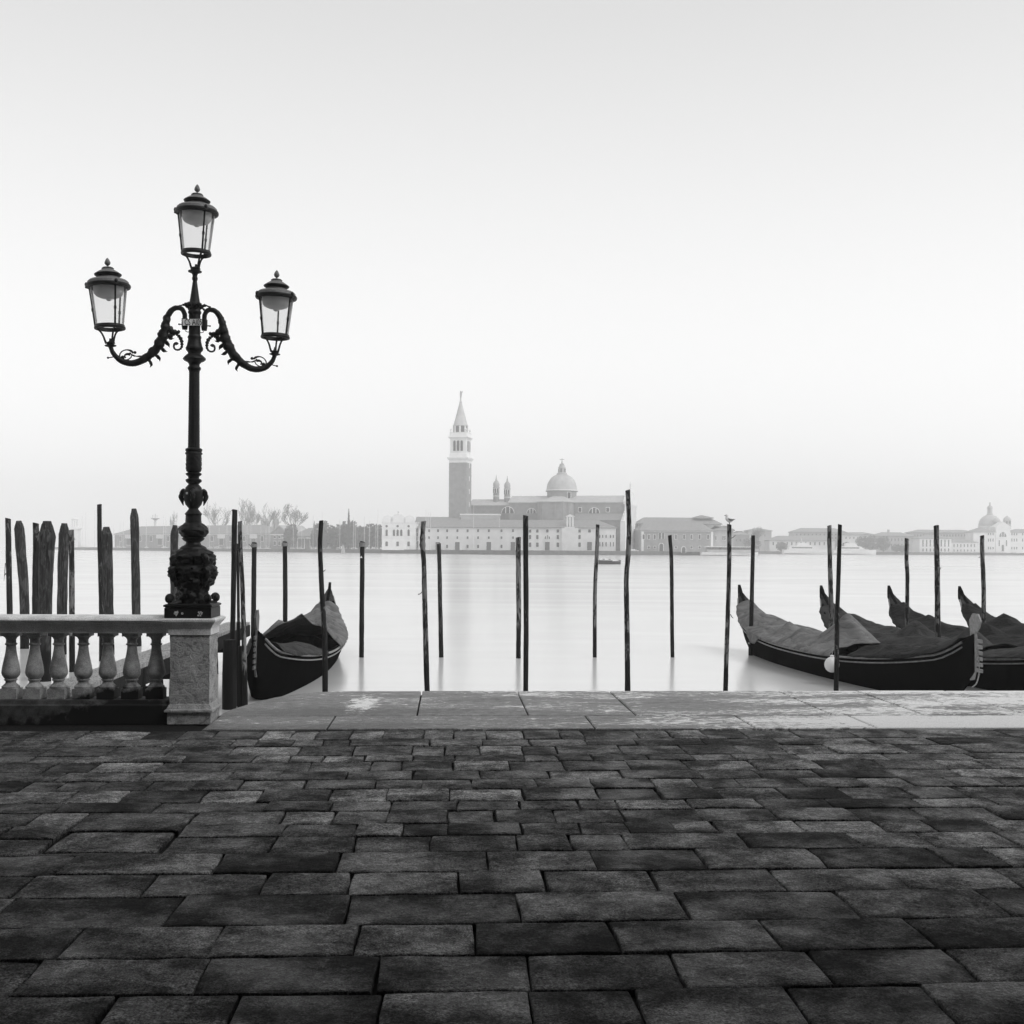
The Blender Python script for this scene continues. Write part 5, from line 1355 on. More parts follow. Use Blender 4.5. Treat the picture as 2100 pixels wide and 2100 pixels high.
# twin turrets
for px, dy in ((1017, 0), (1039.5, 2.5)):
    tx = F.x(px, 6); w = 6.4 * m_
    def t_(py): return F.z(px, py + dy, 6)
    q = MB(); q.lathe([(w, t_(1050)), (w, t_(1001))], 12, (tx, 6)); q.build('turret', M['brick_far'], C, 30)
    q = MB(); q.lathe([(w * 1.08, t_(1018)), (w * 1.08, t_(1016.8))], 12, (tx, 6)); q.build('turret_band', M['white_far'], C, 30)
    q = MB(); q.lathe([(w * 1.1, t_(1001.2)), (w * 1.15, t_(999.5)), (w * 0.95, t_(999)), (w * 1.05, t_(995)), (w * 1.0, t_(991)), (w * 0.7, t_(987.5)), (w * 0.35, t_(985)), (w * 0.18, t_(980)), (0.05, t_(973))], 14, (tx, 6)); q.build('onion_cap', M['stucco_mid'], C, 50)
    for k in (-1, 0, 1):
        o = window(C, 0, 0, 0.55, 1.8, 'arch', True, nm='turret_opening'); a_ = R(38 * k - 16 * 0)
        o.location = (tx + w * 0.97 * math.sin(a_), 6 - w * 0.97 * math.cos(a_), t_(1011)); o.rotation_euler = (0, 0, a_)
        o.data = win_mesh(0.6, 1.8, 'arch', True)[0]
# west front, seen almost edge on
xf = xe + 0.03
zc, zp_, zw = F.z(1290, 1034), F.z(1290, 1009, 7), F.z(1275, 1069, -8)
q = MB(); q.box(xf, xf + 1.6, -1.2, 16.2, -0.2, zc); q.build('facade_wall', M['white_far'], C, 0)
q = MB(); q.box(xf - 0.4, xf + 2.6, -1.8, 16.8, zc, zc + 0.9); q.build('entablature', M['white_far'], C, 0)
q = MB(); q.prism([(-1.9, zc + 0.92), (16.9, zc + 0.92), (7.5, zp_)], 'x', xf - 0.6, xf + 2.4); q.build('pediment', M['white_far'], C, 0)
for y in (0.2, 4.9, 10.1, 14.8):
    q = MB(); q.lathe([(1.1, 0), (1.1, 3.4), (0.86, 3.6), (0.8, 10), (0.72, zc - 1.3), (1.05, zc - 0.6), (1.1, zc - 0.01)], 12, (xf + 1.9, y)); q.build('facade_column', M['white_far'], C, 40)
for sgn, ya, yb in ((-1, -9.5, -1.25), (1, 16.25, 24.5)):
    q = MB(); q.box(xf - 0.5, xf + 1.4, ya, yb, -0.2, zw); q.build('lower_wing', M['white_far'], C, 0)
    tri = [(ya - 0.3, zw + 0.02), (yb, zw + 0.02), (yb if sgn < 0 else ya, zw + 3.2)]
    q = MB(); q.prism(tri, 'x', xf - 0.4, xf + 1.2); q.build('half_pediment', M['white_far'], C, 0)
def statue(x, y, z, h):
    q = MB(); q.lathe([(0.45, z), (0.5, z + h * 0.08), (0.34, z + h * 0.12), (0.42, z + h * 0.3), (0.34, z + h * 0.55), (0.46, z + h * 0.72), (0.18, z + h * 0.82), (0.24, z + h * 0.92), (0.05, z + h)], 8, (x, y)); q.build('statue', M['white_far'], C, 50)
statue(xf + 1.2, 7.5, zp_, 4.2); statue(xf + 1.2, -1.4, zc + 0.9, 3.0); statue(xf + 1.2, 16.4, zc + 0.9, 3.0)
statue(xf + 0.6, -8.8, zw, 3.2); statue(xf + 0.6, -4.8, zw + 1.6, 3.0); statue(xf + 0.6, 23.8, zw, 3.0)
q = MB(); q.box(xf + 1.7, xf + 6, -10, 25, -0.2, 0.35); q.box(xf + 1.7, xf + 4.6, -9, 24, 0.35, 0.7); q.build('steps', M['white_far'], C, 0)

# ---- long monastery range on the quay below the church
F = Frame(856, 432, None, 1263, 424)
B = house(F, 'monastery_range', 'long low pale monastery range with rows of small windows below the church', 858, 1262, 1081, 1066, 13, 'stucco_far', 'tile_far', cat='building')
cols = [880, 898.5, 917, 938, 959, 980.5, 1002.5, 1028.5, 1052]
wins(F, B, cols, 1088.5, 3.6, 5.2); wins(F, B, cols, 1102.5, 3.2, 5)
wins(F, B, [917, 959, 980.5, 1028.5], 1120.5, 3.6, 6.5)
c2 = [1087, 1102, 1122.5, 1144, 1188.5, 1209]
wins(F, B, c2, 1089, 5, 6); wins(F, B, [1087, 1102, 1144, 1188.5], 1101.5, 4.6, 8); wins(F, B, [1087, 1102, 1144, 1188.5], 1117, 5, 9)
for px in (898, 938, 1002.5, 1052, 1122.5, 1209): wins(F, B, [px], 1120, 9.5, 17, nm='door')
wins(F, B, [1161.5], 1122, 4, 12, nm='door'); wins(F, B, [1175], 1094.5, 4, 5)
wins(F, B, [1122.5], 1101.5, 11, 7, 'semi')
for k, px in enumerate((1230, 1236, 1243, 1252, 1258)): wins(F, B, [px], 1116, 2, 9); wins(F, B, [px], 1100, 2, 6)
# white pavilion bay with bell cote
xa, xb = F.x(1152), F.x(1186)
q = MB(); q.box(xa, xb, -0.5, -0.02, -0.2, F.z(1168, 1081)); q.build('white_bay', M['white_far'], B, 0)
xa, xb = F.x(1161.5), F.x(1175.5); z0_, z1_ = F.z(1168, 1080.5), F.z(1168, 1060)
for x in (xa + 0.25, (xa + xb) / 2, xb - 0.25):
    q = MB(); q.box(x - 0.28, x + 0.28, 0.2, 1.6, z0_, z1_); q.build('bell_cote_pier', M['white_far'], B, 0)
q = MB(); q.prism([(xa - 0.35, z1_ + 0.01), (xb + 0.35, z1_ + 0.01), (xb + 0.3, z1_ + 0.3), ((xa + xb) / 2, z1_ + 1.0), (xa - 0.3, z1_ + 0.3)], 'y', 0, 1.8); q.build('bell_cote_roof', M['white_far'], B, 0)
q = MB(); q.box(xa - 0.5, xb + 0.5, -0.6, 2, z0_ - 0.5, z0_ - 0.02); q.build('bell_cote_base', M['white_far'], B, 0)
# raised white strip of terrace wall and the dark range roofs behind
F2 = Frame(880, 440, R(-6))
house(F2, 'monastery_hall', 'dark tiled monastery hall roof between white palace and campanile', 852, 935, 1078, 1060, 12, 'stucco_mid', 'tile_far', gable=True)
F2 = Frame(990, 437, R(-6))
r_ = house(F2, 'terrace_block', 'plain pale terrace block at the foot of the campanile', 944, 1024, 1055, 1053, 5, 'stucco_mid', None)
# ---- small white palace with three round gables
F = Frame(818, 431, R(-5))
W = F.root('white_palace', 'small white palace with three rounded gables and arched windows', 'building')
xa, xb = F.x(783), F.x(852)
def pz(py): return F.z(818, py)
q = MB(); q.box(xa, xb, 0, 11, -0.2, pz(1072)); q.build('wall', M['white_far'], W, 0)
q = MB(); q.box(xa - 0.2, xb + 0.2, -0.25, 11.2, pz(1072), pz(1070.5)); q.build('cornice', M['white_far'], W, 0)
for pc, wr, ht in ((794, 11, 1057), (816, 14.5, 1054), (839, 11, 1057)):
    x = F.x(pc); w = wr * 431 / FPX; zt_ = pz(ht); zb_ = pz(1070.4)
    poly = [(x - w, zb_), (x + w, zb_)] + [(x + w * math.cos(R(15 * k)), zb_ + 0.8 + (zt_ - zb_ - 0.8) * math.sin(R(15 * k))) for k in range(13)]
    q = MB(); q.prism(poly, 'y', 0.05, 0.8); q.build('rounded_gable', M['white_far'], W, 0)
hip(xa + 0.5, xb - 0.5, 0.9, 10.8, pz(1070), pz(1058.5), 0.1).build('roof', M['tile_far'], W, 0)
for y_, hh in ((1083.5, 0.35), (1100, 0.35), (1104, 0.3)):
    q = MB(); q.box(xa - 0.1, xb + 0.1, -0.12, 0.02, pz(y_), pz(y_) + hh); q.build('string_course', M['stucco_far'], W, 0)
q = MB(); q.box(F.x(816) - 0.07, F.x(816) + 0.07, 0.3, 0.44, pz(1054.5), pz(1048)); q.box(F.x(816) - 0.4, F.x(816) + 0.4, 0.31, 0.43, pz(1050.6), pz(1050)); q.build('gable_cross', M['stucco_mid'], W, 0)
wins(F, W, [793, 808, 815.5, 823, 838], 1092.5, 4.6, 13, 'arch'); wins(F, W, [793, 815.5, 838], 1079, 5, 5, 'round'); wins(F, W, [793, 815.5, 838], 1115.5, 5, 9)
F = Frame(858, 433, R(-5))
k_ = house(F, 'link_wing', 'low wing with an arched door between white palace and monastery range', 853, 866, 1090, 1079, 9, 'stucco_mid', 'tile_far')
wins(F, k_, [856, 860], 1096, 2.6, 7); wins(F, k_, [858.5], 1116, 8, 14, 'arch', nm='door')

# ---- brick monastery to the right of the church
F = Frame(1312, 430, None, 1462, 432)
B = house(F, 'brick_monastery', 'brick monastery block with tiled roof right of the church front', 1313, 1461, 1087.5, 1073, 14, 'brick_far', 'tile_far', hx=2.5)
q = MB(); q.box(F.x(1313) - 0.1, F.x(1461) + 0.1, -0.15, 0.02, F.z(1390, 1090), F.z(1390, 1088)); q.build('white_cornice', M['white_far'], B, 0)
for px in (1317.5, 1460): q = MB(); x = F.x(px); q.box(x - 0.45, x + 0.45, -0.1, 0.02, 0, F.z(px, 1090)); q.build('quoin', M['white_far'], B, 0)
up = [1312, 1320, 1330.5, 1342.5, 1386, 1403, 1418, 1434.5, 1452]
wins(F, B, up[1:], 1101, 4, 9); wins(F, B, [1353.2, 1359.8], 1098.5, 4.6, 13, 'arch')
wins(F, B, [1330.5, 1342.5, 1386, 1418, 1434.5, 1452], 1122.5, 4.2, 4.5)
wins(F, B, [1356], 1123.5, 8, 18, 'arch', nm='door'); wins(F, B, [1402], 1127.5, 7.5, 12, 'arch', nm='door')
# upper back range
F2 = Frame(1312, 446, None, 1480, 448)
b2 = house(F2, 'rear_monastery_range', 'taller tiled range rising behind the brick monastery block', 1310, 1478, 1073.5, 1061.5, 12, 'stucco_mid', 'tile_far', hx=3)
x = F2.x(1439, 6); z = F2.z(1439, 1062, 6)
hip(x - 3.6, x + 3.6, 2, 10, z, z + 1.0, 0.2).build('roof_lantern', M['tile_far'], b2, 0)
F = Frame(1462, 434, R(-4))
k_ = house(F, 'pale_end_block', 'pale stucco end block of the monastery by the gull pole', 1463, 1504, 1087, 1078, 12, 'stucco_mid', 'tile_far')
wins(F, k_, [1468, 1482.5, 1486.5], 1103, 2.4, 9); wins(F, k_, [1468.5], 1129, 7, 8, 'arch', nm='door')

# ---- boathouse on the harbour, with pedimented house at its end
F = Frame(232, 628, None, 555, 540)
B = house(F, 'brick_boathouse', 'long low brick boathouse with hipped roof and white framed openings', 235, 553, 1094, 1078, 15, 'brick_far', 'tile_far', hx=14)
for px in (247, 288, 310, 345, 359, 405, 435, 473, 501, 538): wins(F, B, [px], 1104.5, 5, 10)
for px in (264, 328, 381, 454, 520):
    wins(F, B, [px], 1111, 9, 13, nm='door')
    xa = F.x(px - 7.5); xb = F.x(px + 7.5); q = MB(); q.box(xa, xb, -0.25, -0.02, F.z(px, 1104), F.z(px, 1095.5)); q.build('door_panel', M['white_far'], B, 0)
q = MB(); q.box(F.x(235) - 0.1, F.x(553), -0.2, 0.0, F.z(400, 1096.5), F.z(400, 1094.5)); q.build('white_cornice', M['white_far'], B, 0)
F = Frame(554, 536, None, 594, 524)
P_ = F.root('gable_house', 'gable fronted brick house at the end of the boathouse', 'building')
xa, xb = F.x(555), F.x(592); ze_, zp_ = F.z(573, 1095), F.z(573, 1079)
q = MB(); q.box(xa, xb, 0, 12, -0.2, ze_); q.build('wall', M['brick_far'], P_, 0)
q = MB(); q.prism([(xa, ze_ + 0.01), (xb, ze_ + 0.01), ((xa + xb) / 2, zp_ - 0.3)], 'y', 0.0, 11.9); q.build('gable', M['brick_far'], P_, 0)
mx = (xa + xb) / 2
for sg, xx in ((-1, xa), (1, xb)):
    q = MB(); q.add([(xx + sg * 0.5, -0.4, ze_ - 0.1), (mx, -0.4, zp_), (mx, 12.4, zp_), (xx + sg * 0.5, 12.4, ze_ - 0.1), (xx + sg * 0.5, -0.4, ze_ + 0.35), (mx, -0.4, zp_ + 0.45), (mx, 12.4, zp_ + 0.45), (xx + sg * 0.5, 12.4, ze_ + 0.35)], [(0, 1, 2, 3), (4, 7, 6, 5), (0, 4, 5, 1), (2, 6, 7, 3), (0, 3, 7, 4)]); q.build('roof', M['stucco_mid'], P_, 0)
q = MB(); q.box(xa - 0.3, xb + 0.3, -0.3, -0.02, ze_ - 0.5, ze_ - 0.05); q.build('white_cornice', M['white_far'], P_, 0)
wins(F, P_, [564, 573.5, 584], 1101.5, 4, 5); wins(F, P_, [564, 573.5, 584], 1114, 4.5, 8)
q = MB(); x = F.x(566, 9); q.box(x - 0.7, x + 0.7, 8, 9.4, ze_, F.z(566, 1064.5, 9)); q.build('chimney', M['brick_far'], P_, 0)
F = Frame(594, 530, None, 640, 516)
k_ = house(F, 'harbour_shed', 'low open shed with flat pale roof beside the gable house', 596, 634, 1099, 1083, 12, 'brick_dark', 'tile_far')
q = MB(); q.box(F.x(596), F.x(648), -5, -0.6, F.z(620, 1104, -5), F.z(620, 1102.5, -5)); q.build('canopy', M['white_far'], k_, 0)
for px in (597, 610, 624, 638, 647): q = MB(); x = F.x(px, -4.8); q.box(x - 0.15, x + 0.15, -4.9, -4.6, -0.2, F.z(620, 1104, -5)); q.build('canopy_post', M['white_far'], k_, 0)
# ---- harbour lighthouse
F = Frame(153, 588, R(0))
k_ = F.root('harbour_lighthouse', 'small white lighthouse tower with open lantern at the harbour mouth', 'lighthouse')
def hz_(py): return F.z(153, py)
q = MB(); q.frustum(0, 0, [(-0.2, 2.5, 2.5), (hz_(1086), 2.3, 2.3), (hz_(1085.5), 2.9, 2.9), (hz_(1082.5), 2.9, 2.9), (hz_(1082), 2.2, 2.2), (hz_(1080), 2.0, 2.0)]); q.build('tower', M['white_far'], k_, 0)
for k in range(8):
    a_ = R(45 * k + 22); q = MB(); q.lathe([(0.22, hz_(1080)), (0.2, hz_(1066))], 6, (1.3 * math.cos(a_), 1.3 * math.sin(a_))); q.build('lantern_column', M['white_far'], k_)
q = MB(); q.lathe([(1.6, hz_(1066)), (1.75, hz_(1064.6)), (0.9, hz_(1062.5)), (0.1, hz_(1060.5))], 12); q.build('cupola', M['white_far'], k_)
window(k_, 0.6, hz_(1108), 0.8, 1.3, 'rect', True, -2.45)
# radar mast behind the boathouse
F = Frame(318, 640, R(0)); k_ = F.root('radar_mast', 'signal mast with a wide dish platform above the boathouse', 'mast')
q = MB(); q.lathe([(0.9, -0.2), (0.7, F.z(318, 1066))], 8); q.build('shaft', M['stucco_far'], k_)
q = MB(); q.lathe([(0.6, F.z(318, 1066.5)), (2.6, F.z(318, 1063.5)), (2.4, F.z(318, 1062.5)), (0.5, F.z(318, 1062))], 10); q.build('platform', M['stucco_mid'], k_)
q = MB(); q.tube([(0, 0, F.z(318, 1062)), (0, 0, F.z(318, 1053))], 0.14, 5); q.box(-1.3, 1.3, -0.1, 0.1, F.z(318, 1058.5), F.z(318, 1057.8)); q.tube([(-1.4, 0, F.z(318, 1062)), (-1.5, 0, F.z(318, 1056))], 0.12, 5); q.build('aerial', M['stucco_mid'], k_)

# ---- farther bank to the right
FB = [  # name, label, px0, px1, eave, ridge, D, wall, roof, window rows (py, w, h), step
 ('bank_house', 'plain grey house at the water right of the gull pole', 1503, 1536, 1096, 1089, 600, 'brick_far', 'tile_far', [(1108, 2.2, 4)], 8),
 ('bank_house', 'tall pale house with stepped top behind bare trees', 1534, 1582, 1088, 1083, 640, 'stucco_mid', 'tile_far', [(1098, 2, 4)], 9),
 ('bank_house', 'long two storey house with low dark roof behind the yachts', 1578, 1712, 1108, 1099, 606, 'stucco_far', 'tile_far', [(1115, 2.2, 6)], 9.5),
 ('bank_mill', 'high hipped warehouse above the yachts', 1627, 1736, 1091, 1083, 660, 'stucco_mid', 'tile_far', [(1096, 2, 3), (1103, 2, 3)], 8),
 ('bank_house', 'pale house with straight eaves left of the dark tree clump', 1728, 1796, 1096, 1091.5, 650, 'stucco_far', 'tile_far', [(1103, 2, 4)], 8),
 ('bank_house', 'broad house with tall chimney behind the dark tree clump', 1794, 1874, 1099, 1091.5, 640, 'stucco_mid', 'tile_far', [(1107, 2, 5), (1118, 2, 5)], 7),
 ('bank_house', 'very long roofed block rising behind the white arcaded house', 1870, 2003, 1092, 1086.5, 670, 'stucco_mid', 'tile_far', [(1098, 2, 4)], 6),
 ('bank_house', 'white arcaded house with tall dark openings', 1886, 1951, 1104, 1097, 614, 'white_far', 'tile_far', [(1114, 2.4, 14), (1128, 2.4, 6)], 7.5),
 ('bank_house', 'low pale house row beside the white arcaded house', 1950, 2004, 1111.5, 1106, 618, 'stucco_far', 'tile_far', [(1119, 2, 6), (1129, 2, 4)], 7),
 ('bank_convent', 'white convent wing with three window rows left of the domed church', 1996, 2041, 1090.5, 1081.5, 622, 'stucco_far', 'tile_far', None, 0),
 ('bank_convent', 'white convent wing with three window rows right of the domed church', 2071, 2150, 1091.5, 1085, 624, 'stucco_far', 'tile_far', None, 0),
]
for nm, lab, a_, b_, e_, r__, D_, wl_, rf_, rows, st in FB:
    F = Frame(a_, D_, R(-3))
    k_ = house(F, nm, lab, a_, b_, e_, r__, 11, wl_, rf_, group='houses on the farther bank')
    if rows:
        for (py, w, h) in rows:
            n_ = max(1, int((b_ - a_ - 4) / st)); wins(F, k_, [a_ + 3 + st * (i + 0.5) for i in range(n_)], py, w, h, frame=False)
    else:
        cs = [2027, 2031.5, 2036.5] if a_ < 2040 else [2075, 2080, 2085, 2097, 2108, 2118]
        for py, h in ((1095.5, 4), (1107.5, 6), (1124, 5)): wins(F, k_, cs, py, 2, h, frame=False)
    if 'chimney' in lab:
        x, z = F.pt(1822, 1086, 5); q = MB(); q.box(x - 0.5, x + 0.5, 4.5, 5.5, F.z(1822, 1099), z); q.build('chimney', M['stucco_mid'], k_, 0)
F = Frame(2056, 623, R(-3))
Z = F.root('domed_bank_church', 'pale domed church with pedimented front and turrets on the farther bank', 'church')
xa, xb = F.x(2041), F.x(2071)
def z_(py, ly=0): return F.z(2056, py, ly)
q = MB(); q.box(xa, xb, -0.6, 20, -0.2, z_(1081)); q.build('front_wall', M['white_far'], Z, 0)
q = MB(); q.prism([(xa - 0.4, z_(1081) + 0.01), (xb + 0.4, z_(1081) + 0.01), ((xa + xb) / 2, z_(1070))], 'y', -0.9, 6); q.build('pediment', M['white_far'], Z, 0)
for py in (1103, 1082): q = MB(); q.box(xa - 0.3, xb + 0.3, -0.95, -0.62, z_(py), z_(py) + 0.5); q.build('string_course', M['white_far'], Z, 0)
wins(F, Z, [2056.5], 1096, 14.5, 10, 'semi', ly=-0.62); wins(F, Z, [2049, 2064], 1114, 2, 12, ly=-0.62); wins(F, Z, [2056.5], 1124, 4.5, 13, 'arch', ly=-0.62, nm='door')
dx_ = F.x(2029.5, 14); mm = 637 / FPX
q = MB(); q.lathe([(22.5 * mm, z_(1092, 14)), (22.5 * mm, z_(1081, 14)), (23.5 * mm, z_(1080, 14)), (22 * mm, z_(1079, 14))], 28, (dx_, 14)); q.build('drum', M['stucco_far'], Z, 30)
q = MB(); q.lathe([(22 * mm * math.cos(R(84 * i / 10)) ** 0.85, z_(1079, 14) + (z_(1056, 14) - z_(1079, 14)) * math.sin(R(84 * i / 10))) for i in range(11)], 28, (dx_, 14)); q.build('dome', M['lead_far'], Z, 60)
q = MB(); q.lathe([(7 * mm, z_(1057, 14)), (6 * mm, z_(1054, 14)), (5.2 * mm, z_(1053, 14)), (4.8 * mm, z_(1044, 14)), (5.6 * mm, z_(1043, 14)), (4.5 * mm, z_(1039, 14)), (1.5 * mm, z_(1036.5, 14)), (0.9 * mm, z_(1030, 14))], 14, (dx_, 14)); q.build('dome_lantern', M['stucco_mid'], Z, 40)
for px, ct in ((2065, 1067), (2043, 1070)):
    x = F.x(px, 8); q = MB(); q.box(x - 1.5, x + 1.5, 6.5, 9.5, z_(1085, 8), z_(ct, 8)); q.build('turret', M['stucco_mid'], Z, 0)
    q = MB(); q.lathe([(2.1, z_(ct, 8) + 0.01), (2.1, z_(ct - 1, 8)), (1.9, z_(ct - 4, 8)), (1.0, z_(ct - 7, 8)), (0.15, z_(ct - 10, 8))], 12, (x, 8)); q.build('turret_cap', M['lead_far'], Z, 50)
    for d_ in (-0.8, 0.8): window(Z, x + d_, z_(ct + 7, 8), 0.8, 1.5, 'arch', False, 6.45, nm='turret_opening')

# ---- trees
def bare_tree(px, py_top, D, wpx, label, seed):
    rr = random.Random(seed)
    p0 = at_d(px, 1120, D); H = at_d(px, py_top, D).z - QZ
    root = tag(empty('bare_tree', (p0.x, p0.y, QZ - 0.2)), label, 'tree', 'bare winter trees behind the boathouse')
    tr, cr = MB(), MB()
    spread = wpx * D / FPX / 2
    def grow(p, d, L, r, lev):
        n = 3; pts = [p]
        for i in range(n):
            d = (d + Vector((rr.uniform(-1, 1), rr.uniform(-1, 1), rr.uniform(-0.1, 0.5))) * 0.16).normalized()
            pts.append(pts[-1] + d * (L / n))
        (tr if lev == 0 else cr).tube(pts, [max(0.055, r * (1 - 0.5 * i / n)) for i in range(n + 1)], 5 if lev < 2 else 3, cap=False)
        if lev >= 6: return
        k = 3 if lev < 4 else 2
        if lev == 0: k = 5
        for j in range(k):
            t = rr.uniform(0.45, 1.0) if j else 1.0
            a_ = rr.uniform(0, 6.283)
            q_ = pts[0].lerp(pts[-1], t) if lev == 0 else pts[min(n, int(t * n))]
            side = Vector((math.cos(a_), math.sin(a_), 0))
            sp_ = (0.6, 1.2) if lev < 2 else (0.35, 0.9)
            nd = (d * rr.uniform(0.7, 1.1) + side * rr.uniform(*sp_) + Vector((0, 0, 0.16))).normalized()
            grow(q_, nd, L * rr.uniform(0.58, 0.78), r * 0.52, lev + 1)
    grow(Vector((0, 0, 0)), Vector((0, 0, 1)), H * 0.36, H * 0.016, 0)
    # fit the crown to its height and spread
    zmax = max(v_[2] for v_ in cr.v); xm = sorted(abs(v_[0]) for v_ in cr.v)[int(len(cr.v) * 0.965)]
    for b in (tr, cr): b.v = [(x * spread / xm, y * spread / xm, z * H / zmax) for x, y, z in b.v]
    out = []
    for x, y, z in cr.v:        # a rounded winter crown
        rho = math.sqrt((x / spread) ** 2 + (y / spread) ** 2 + ((z - 0.60 * H) / (0.41 * H)) ** 2)
        if rho > 1: k_ = rho ** -0.85; x, y, z = x * k_, y * k_, 0.60 * H + (z - 0.60 * H) * k_
        out.append((x, y, z))
    cr.v = out
    tr.build('trunk', M['twig_far'], root); cr.build('crown', M['twig_far'], root, 0)
for i, (px, py, D, w, lab) in enumerate([(447, 1016, 600, 62, 'bare spreading tree just right of the lamp base'), (499, 1014, 590, 50, 'tallest bare tree, above the boathouse roof'), (516, 1030, 588, 34, 'small bare tree beside the tallest one'), (556, 1028, 580, 46, 'bare tree left of the gable house chimney'), (606, 1025, 560, 60, 'bare tree rising right of the gable house'), (357, 1043, 640, 18, 'narrow upright bare poplar just left of the lamp'), (541, 1050, 585, 24, 'lowest bare tree by the boathouse end'), (1557, 1074, 610, 26, 'bare tree among the houses right of the gull pole'), (1548, 1080, 608, 16, 'slender bare tree left of the straight black pole top')]):
    bare_tree(px, py, D, w, lab, 40 + i)
def leaf_mass(q, c, rx, ry, rz, n, size, rr):
    for _ in range(n):
        while True:
            x, y, z = (rr.uniform(-1, 1) for _ in range(3))
            if x * x + y * y + z * z < 1: break
        k = 0.55 + 0.45 * rr.random()
        p = Vector((c[0] + x * rx, c[1] + y * ry, c[2] + z * rz))
        a_ = Vector((rr.uniform(-1, 1), rr.uniform(-1, 1), rr.uniform(-1, 1))).normalized(); b_ = a_.orthogonal().normalized()
        s_ = size * rr.uniform(0.6, 1.3)
        q.add([p + a_ * s_, p + b_ * s_ * 0.8, p - a_ * s_, p - b_ * s_ * 0.8], [(0, 1, 2, 3)])
rr = random.Random(5)
q = MB()
tops = [(600, 1073, 10), (652, 1072, 8), (668, 1067, 9), (681, 1078, 10), (695, 1076, 10), (706, 1070, 10), (725, 1068, 10), (737, 1079, 11), (748, 1080, 10), (760, 1073, 12), (771, 1075, 10), (778, 1077, 9), (644, 1086, 7), (688, 1084, 12), (715, 1080, 14), (664, 1090, 14), (735, 1092, 16), (590, 1080, 8)]
for px, py, w in tops:
    D = 498 - (px - 640) * 0.12 + rr.uniform(-6, 10)
    t = at_d(px, py, D); b0 = at_d(px, 1120, D); h = t.z - QZ
    m_ = D / FPX
    leaf_mass(q, (t.x, t.y, QZ + h * 0.52), w * m_, w * m_, h * 0.5, int(420), 0.55, rr)
    q.tube([(t.x, t.y, QZ - 0.2), (t.x, t.y, QZ + h * 0.6)], [0.3, 0.15], 5)
tag(q.build('evergreen_grove', M['leaf_far'], None, 0), 'dark mass of evergreen trees beside the harbour masts', None, None, 'stuff')
def cypress(px, py, D, w, lab, seed, n=700):
    rr = random.Random(seed); t = at_d(px, py, D); h = t.z - QZ; m_ = D / FPX
    root = tag(empty('cypress_tree', (t.x, t.y, QZ - 0.2)), lab, 'tree', 'cypresses at the grove')
    q = MB(); q.tube([(0, 0, 0), (0, 0, h * 0.9)], [0.3, 0.05], 6); q.build('trunk', M['twig_far'], root)
    q = MB()
    for _ in range(n):
        u_ = rr.random() ** 0.8; r_ = w / 2 * m_ * (1 - u_) ** 0.75 * math.sqrt(rr.random()) * (1 + 0.15 * math.sin(u_ * 30)); a_ = rr.uniform(0, 6.283)
        p = Vector((r_ * math.cos(a_), r_ * math.sin(a_), 1 + u_ * (h - 0.9)))
        d1 = Vector((rr.uniform(-.3, .3), rr.uniform(-.3, .3), 1)).normalized(); d2 = d1.orthogonal().normalized()
        s_ = rr.uniform(0.3, 0.6) * (1.1 - 0.6 * u_); q.add([p + d1 * s_ * 1.4, p + d2 * s_ * 0.5, p - d1 * s_, p - d2 * s_ * 0.5], [(0, 1, 2, 3)])
    q.build('crown', M['leaf_far'], root, 0)
cypress(715.3, 1043.5, 480, 11, 'tall pointed cypress rising above the dark grove', 3)
cypress(644.5, 1068.5, 492, 9, 'small pointed cypress at the left end of the dark grove', 4, 400)
for i, (px, py, w, D, lab) in enumerate([(1770, 1099, 16, 598, 'dark round tree left in the clump by the white arcaded house'), (1790, 1098, 20, 600, 'largest dark round tree of the clump beside the yachts'), (1812, 1100, 14, 599, 'dark round tree on the right side of the clump'), (1543, 1102, 18, 592, 'dark bushy tree behind the straight black pole'), (1603, 1112, 12, 590, 'low dark bush on the bank left of the yachts'), (1838, 1117, 10, 596, 'low dark bush right of the tree clump'), (1850, 1119, 7, 596, 'smallest dark bush right of the tree clump'), (1737, 1112, 12, 598, 'low dark bush between yachts and tree clump')]):
    rr = random.Random(80 + i); t = at_d(px, py, D); h = t.z - QZ; m_ = D / FPX
    root = tag(empty('round_tree', (t.x, t.y, QZ - 0.1)), lab, 'tree', 'leafy trees on the farther bank')
    q = MB(); q.tube([(0, 0, 0), (0, 0, h * 0.6)], [0.25, 0.1], 5); q.build('trunk', M['twig_far'], root)
    q = MB(); leaf_mass(q, (0, 0, h * 0.56), w * m_, w * m_ * 0.8, h * 0.46, 500, 0.5, rr); q.build('crown', M['leaf_far'], root, 0)

# ---- boats of the harbour
def boat_hull(L, W, H, seg=10):
    q = MB(); v, f = [], []
    for i in range(seg + 1):
        t = i / seg; w = W / 2 * (math.sin(math.pi * min(1, 0.32 + 0.68 * t)) ** 0.7 if t < 1 else 0.02); w = max(w, 0.03)
        sh = H * (1 + 0.25 * (t - 0.4) ** 2)
        for a_, b_ in ((-1, 1), (-0.85, 0.4), (0, 0), (0.85, 0.4), (1, 1)): v.append((-L / 2 + L * t, a_ * w, sh * b_ - 0.3))
    for i in range(seg):
        for k in range(4): a_ = i * 5 + k; f.append((a_, a_ + 1, a_ + 6, a_ + 5))
        f.append((i * 5, i * 5 + 5, i * 5 + 9, i * 5 + 4))
    f += [(0, 1, 2, 3, 4), tuple(range(seg * 5 + 4, seg * 5 - 1, -1))]
    q.add(v, f); return q.mesh('hull', 50)
hull_me = boat_hull(9.5, 3.1, 1.35); hull_me.materials.append(M['hull_white'])
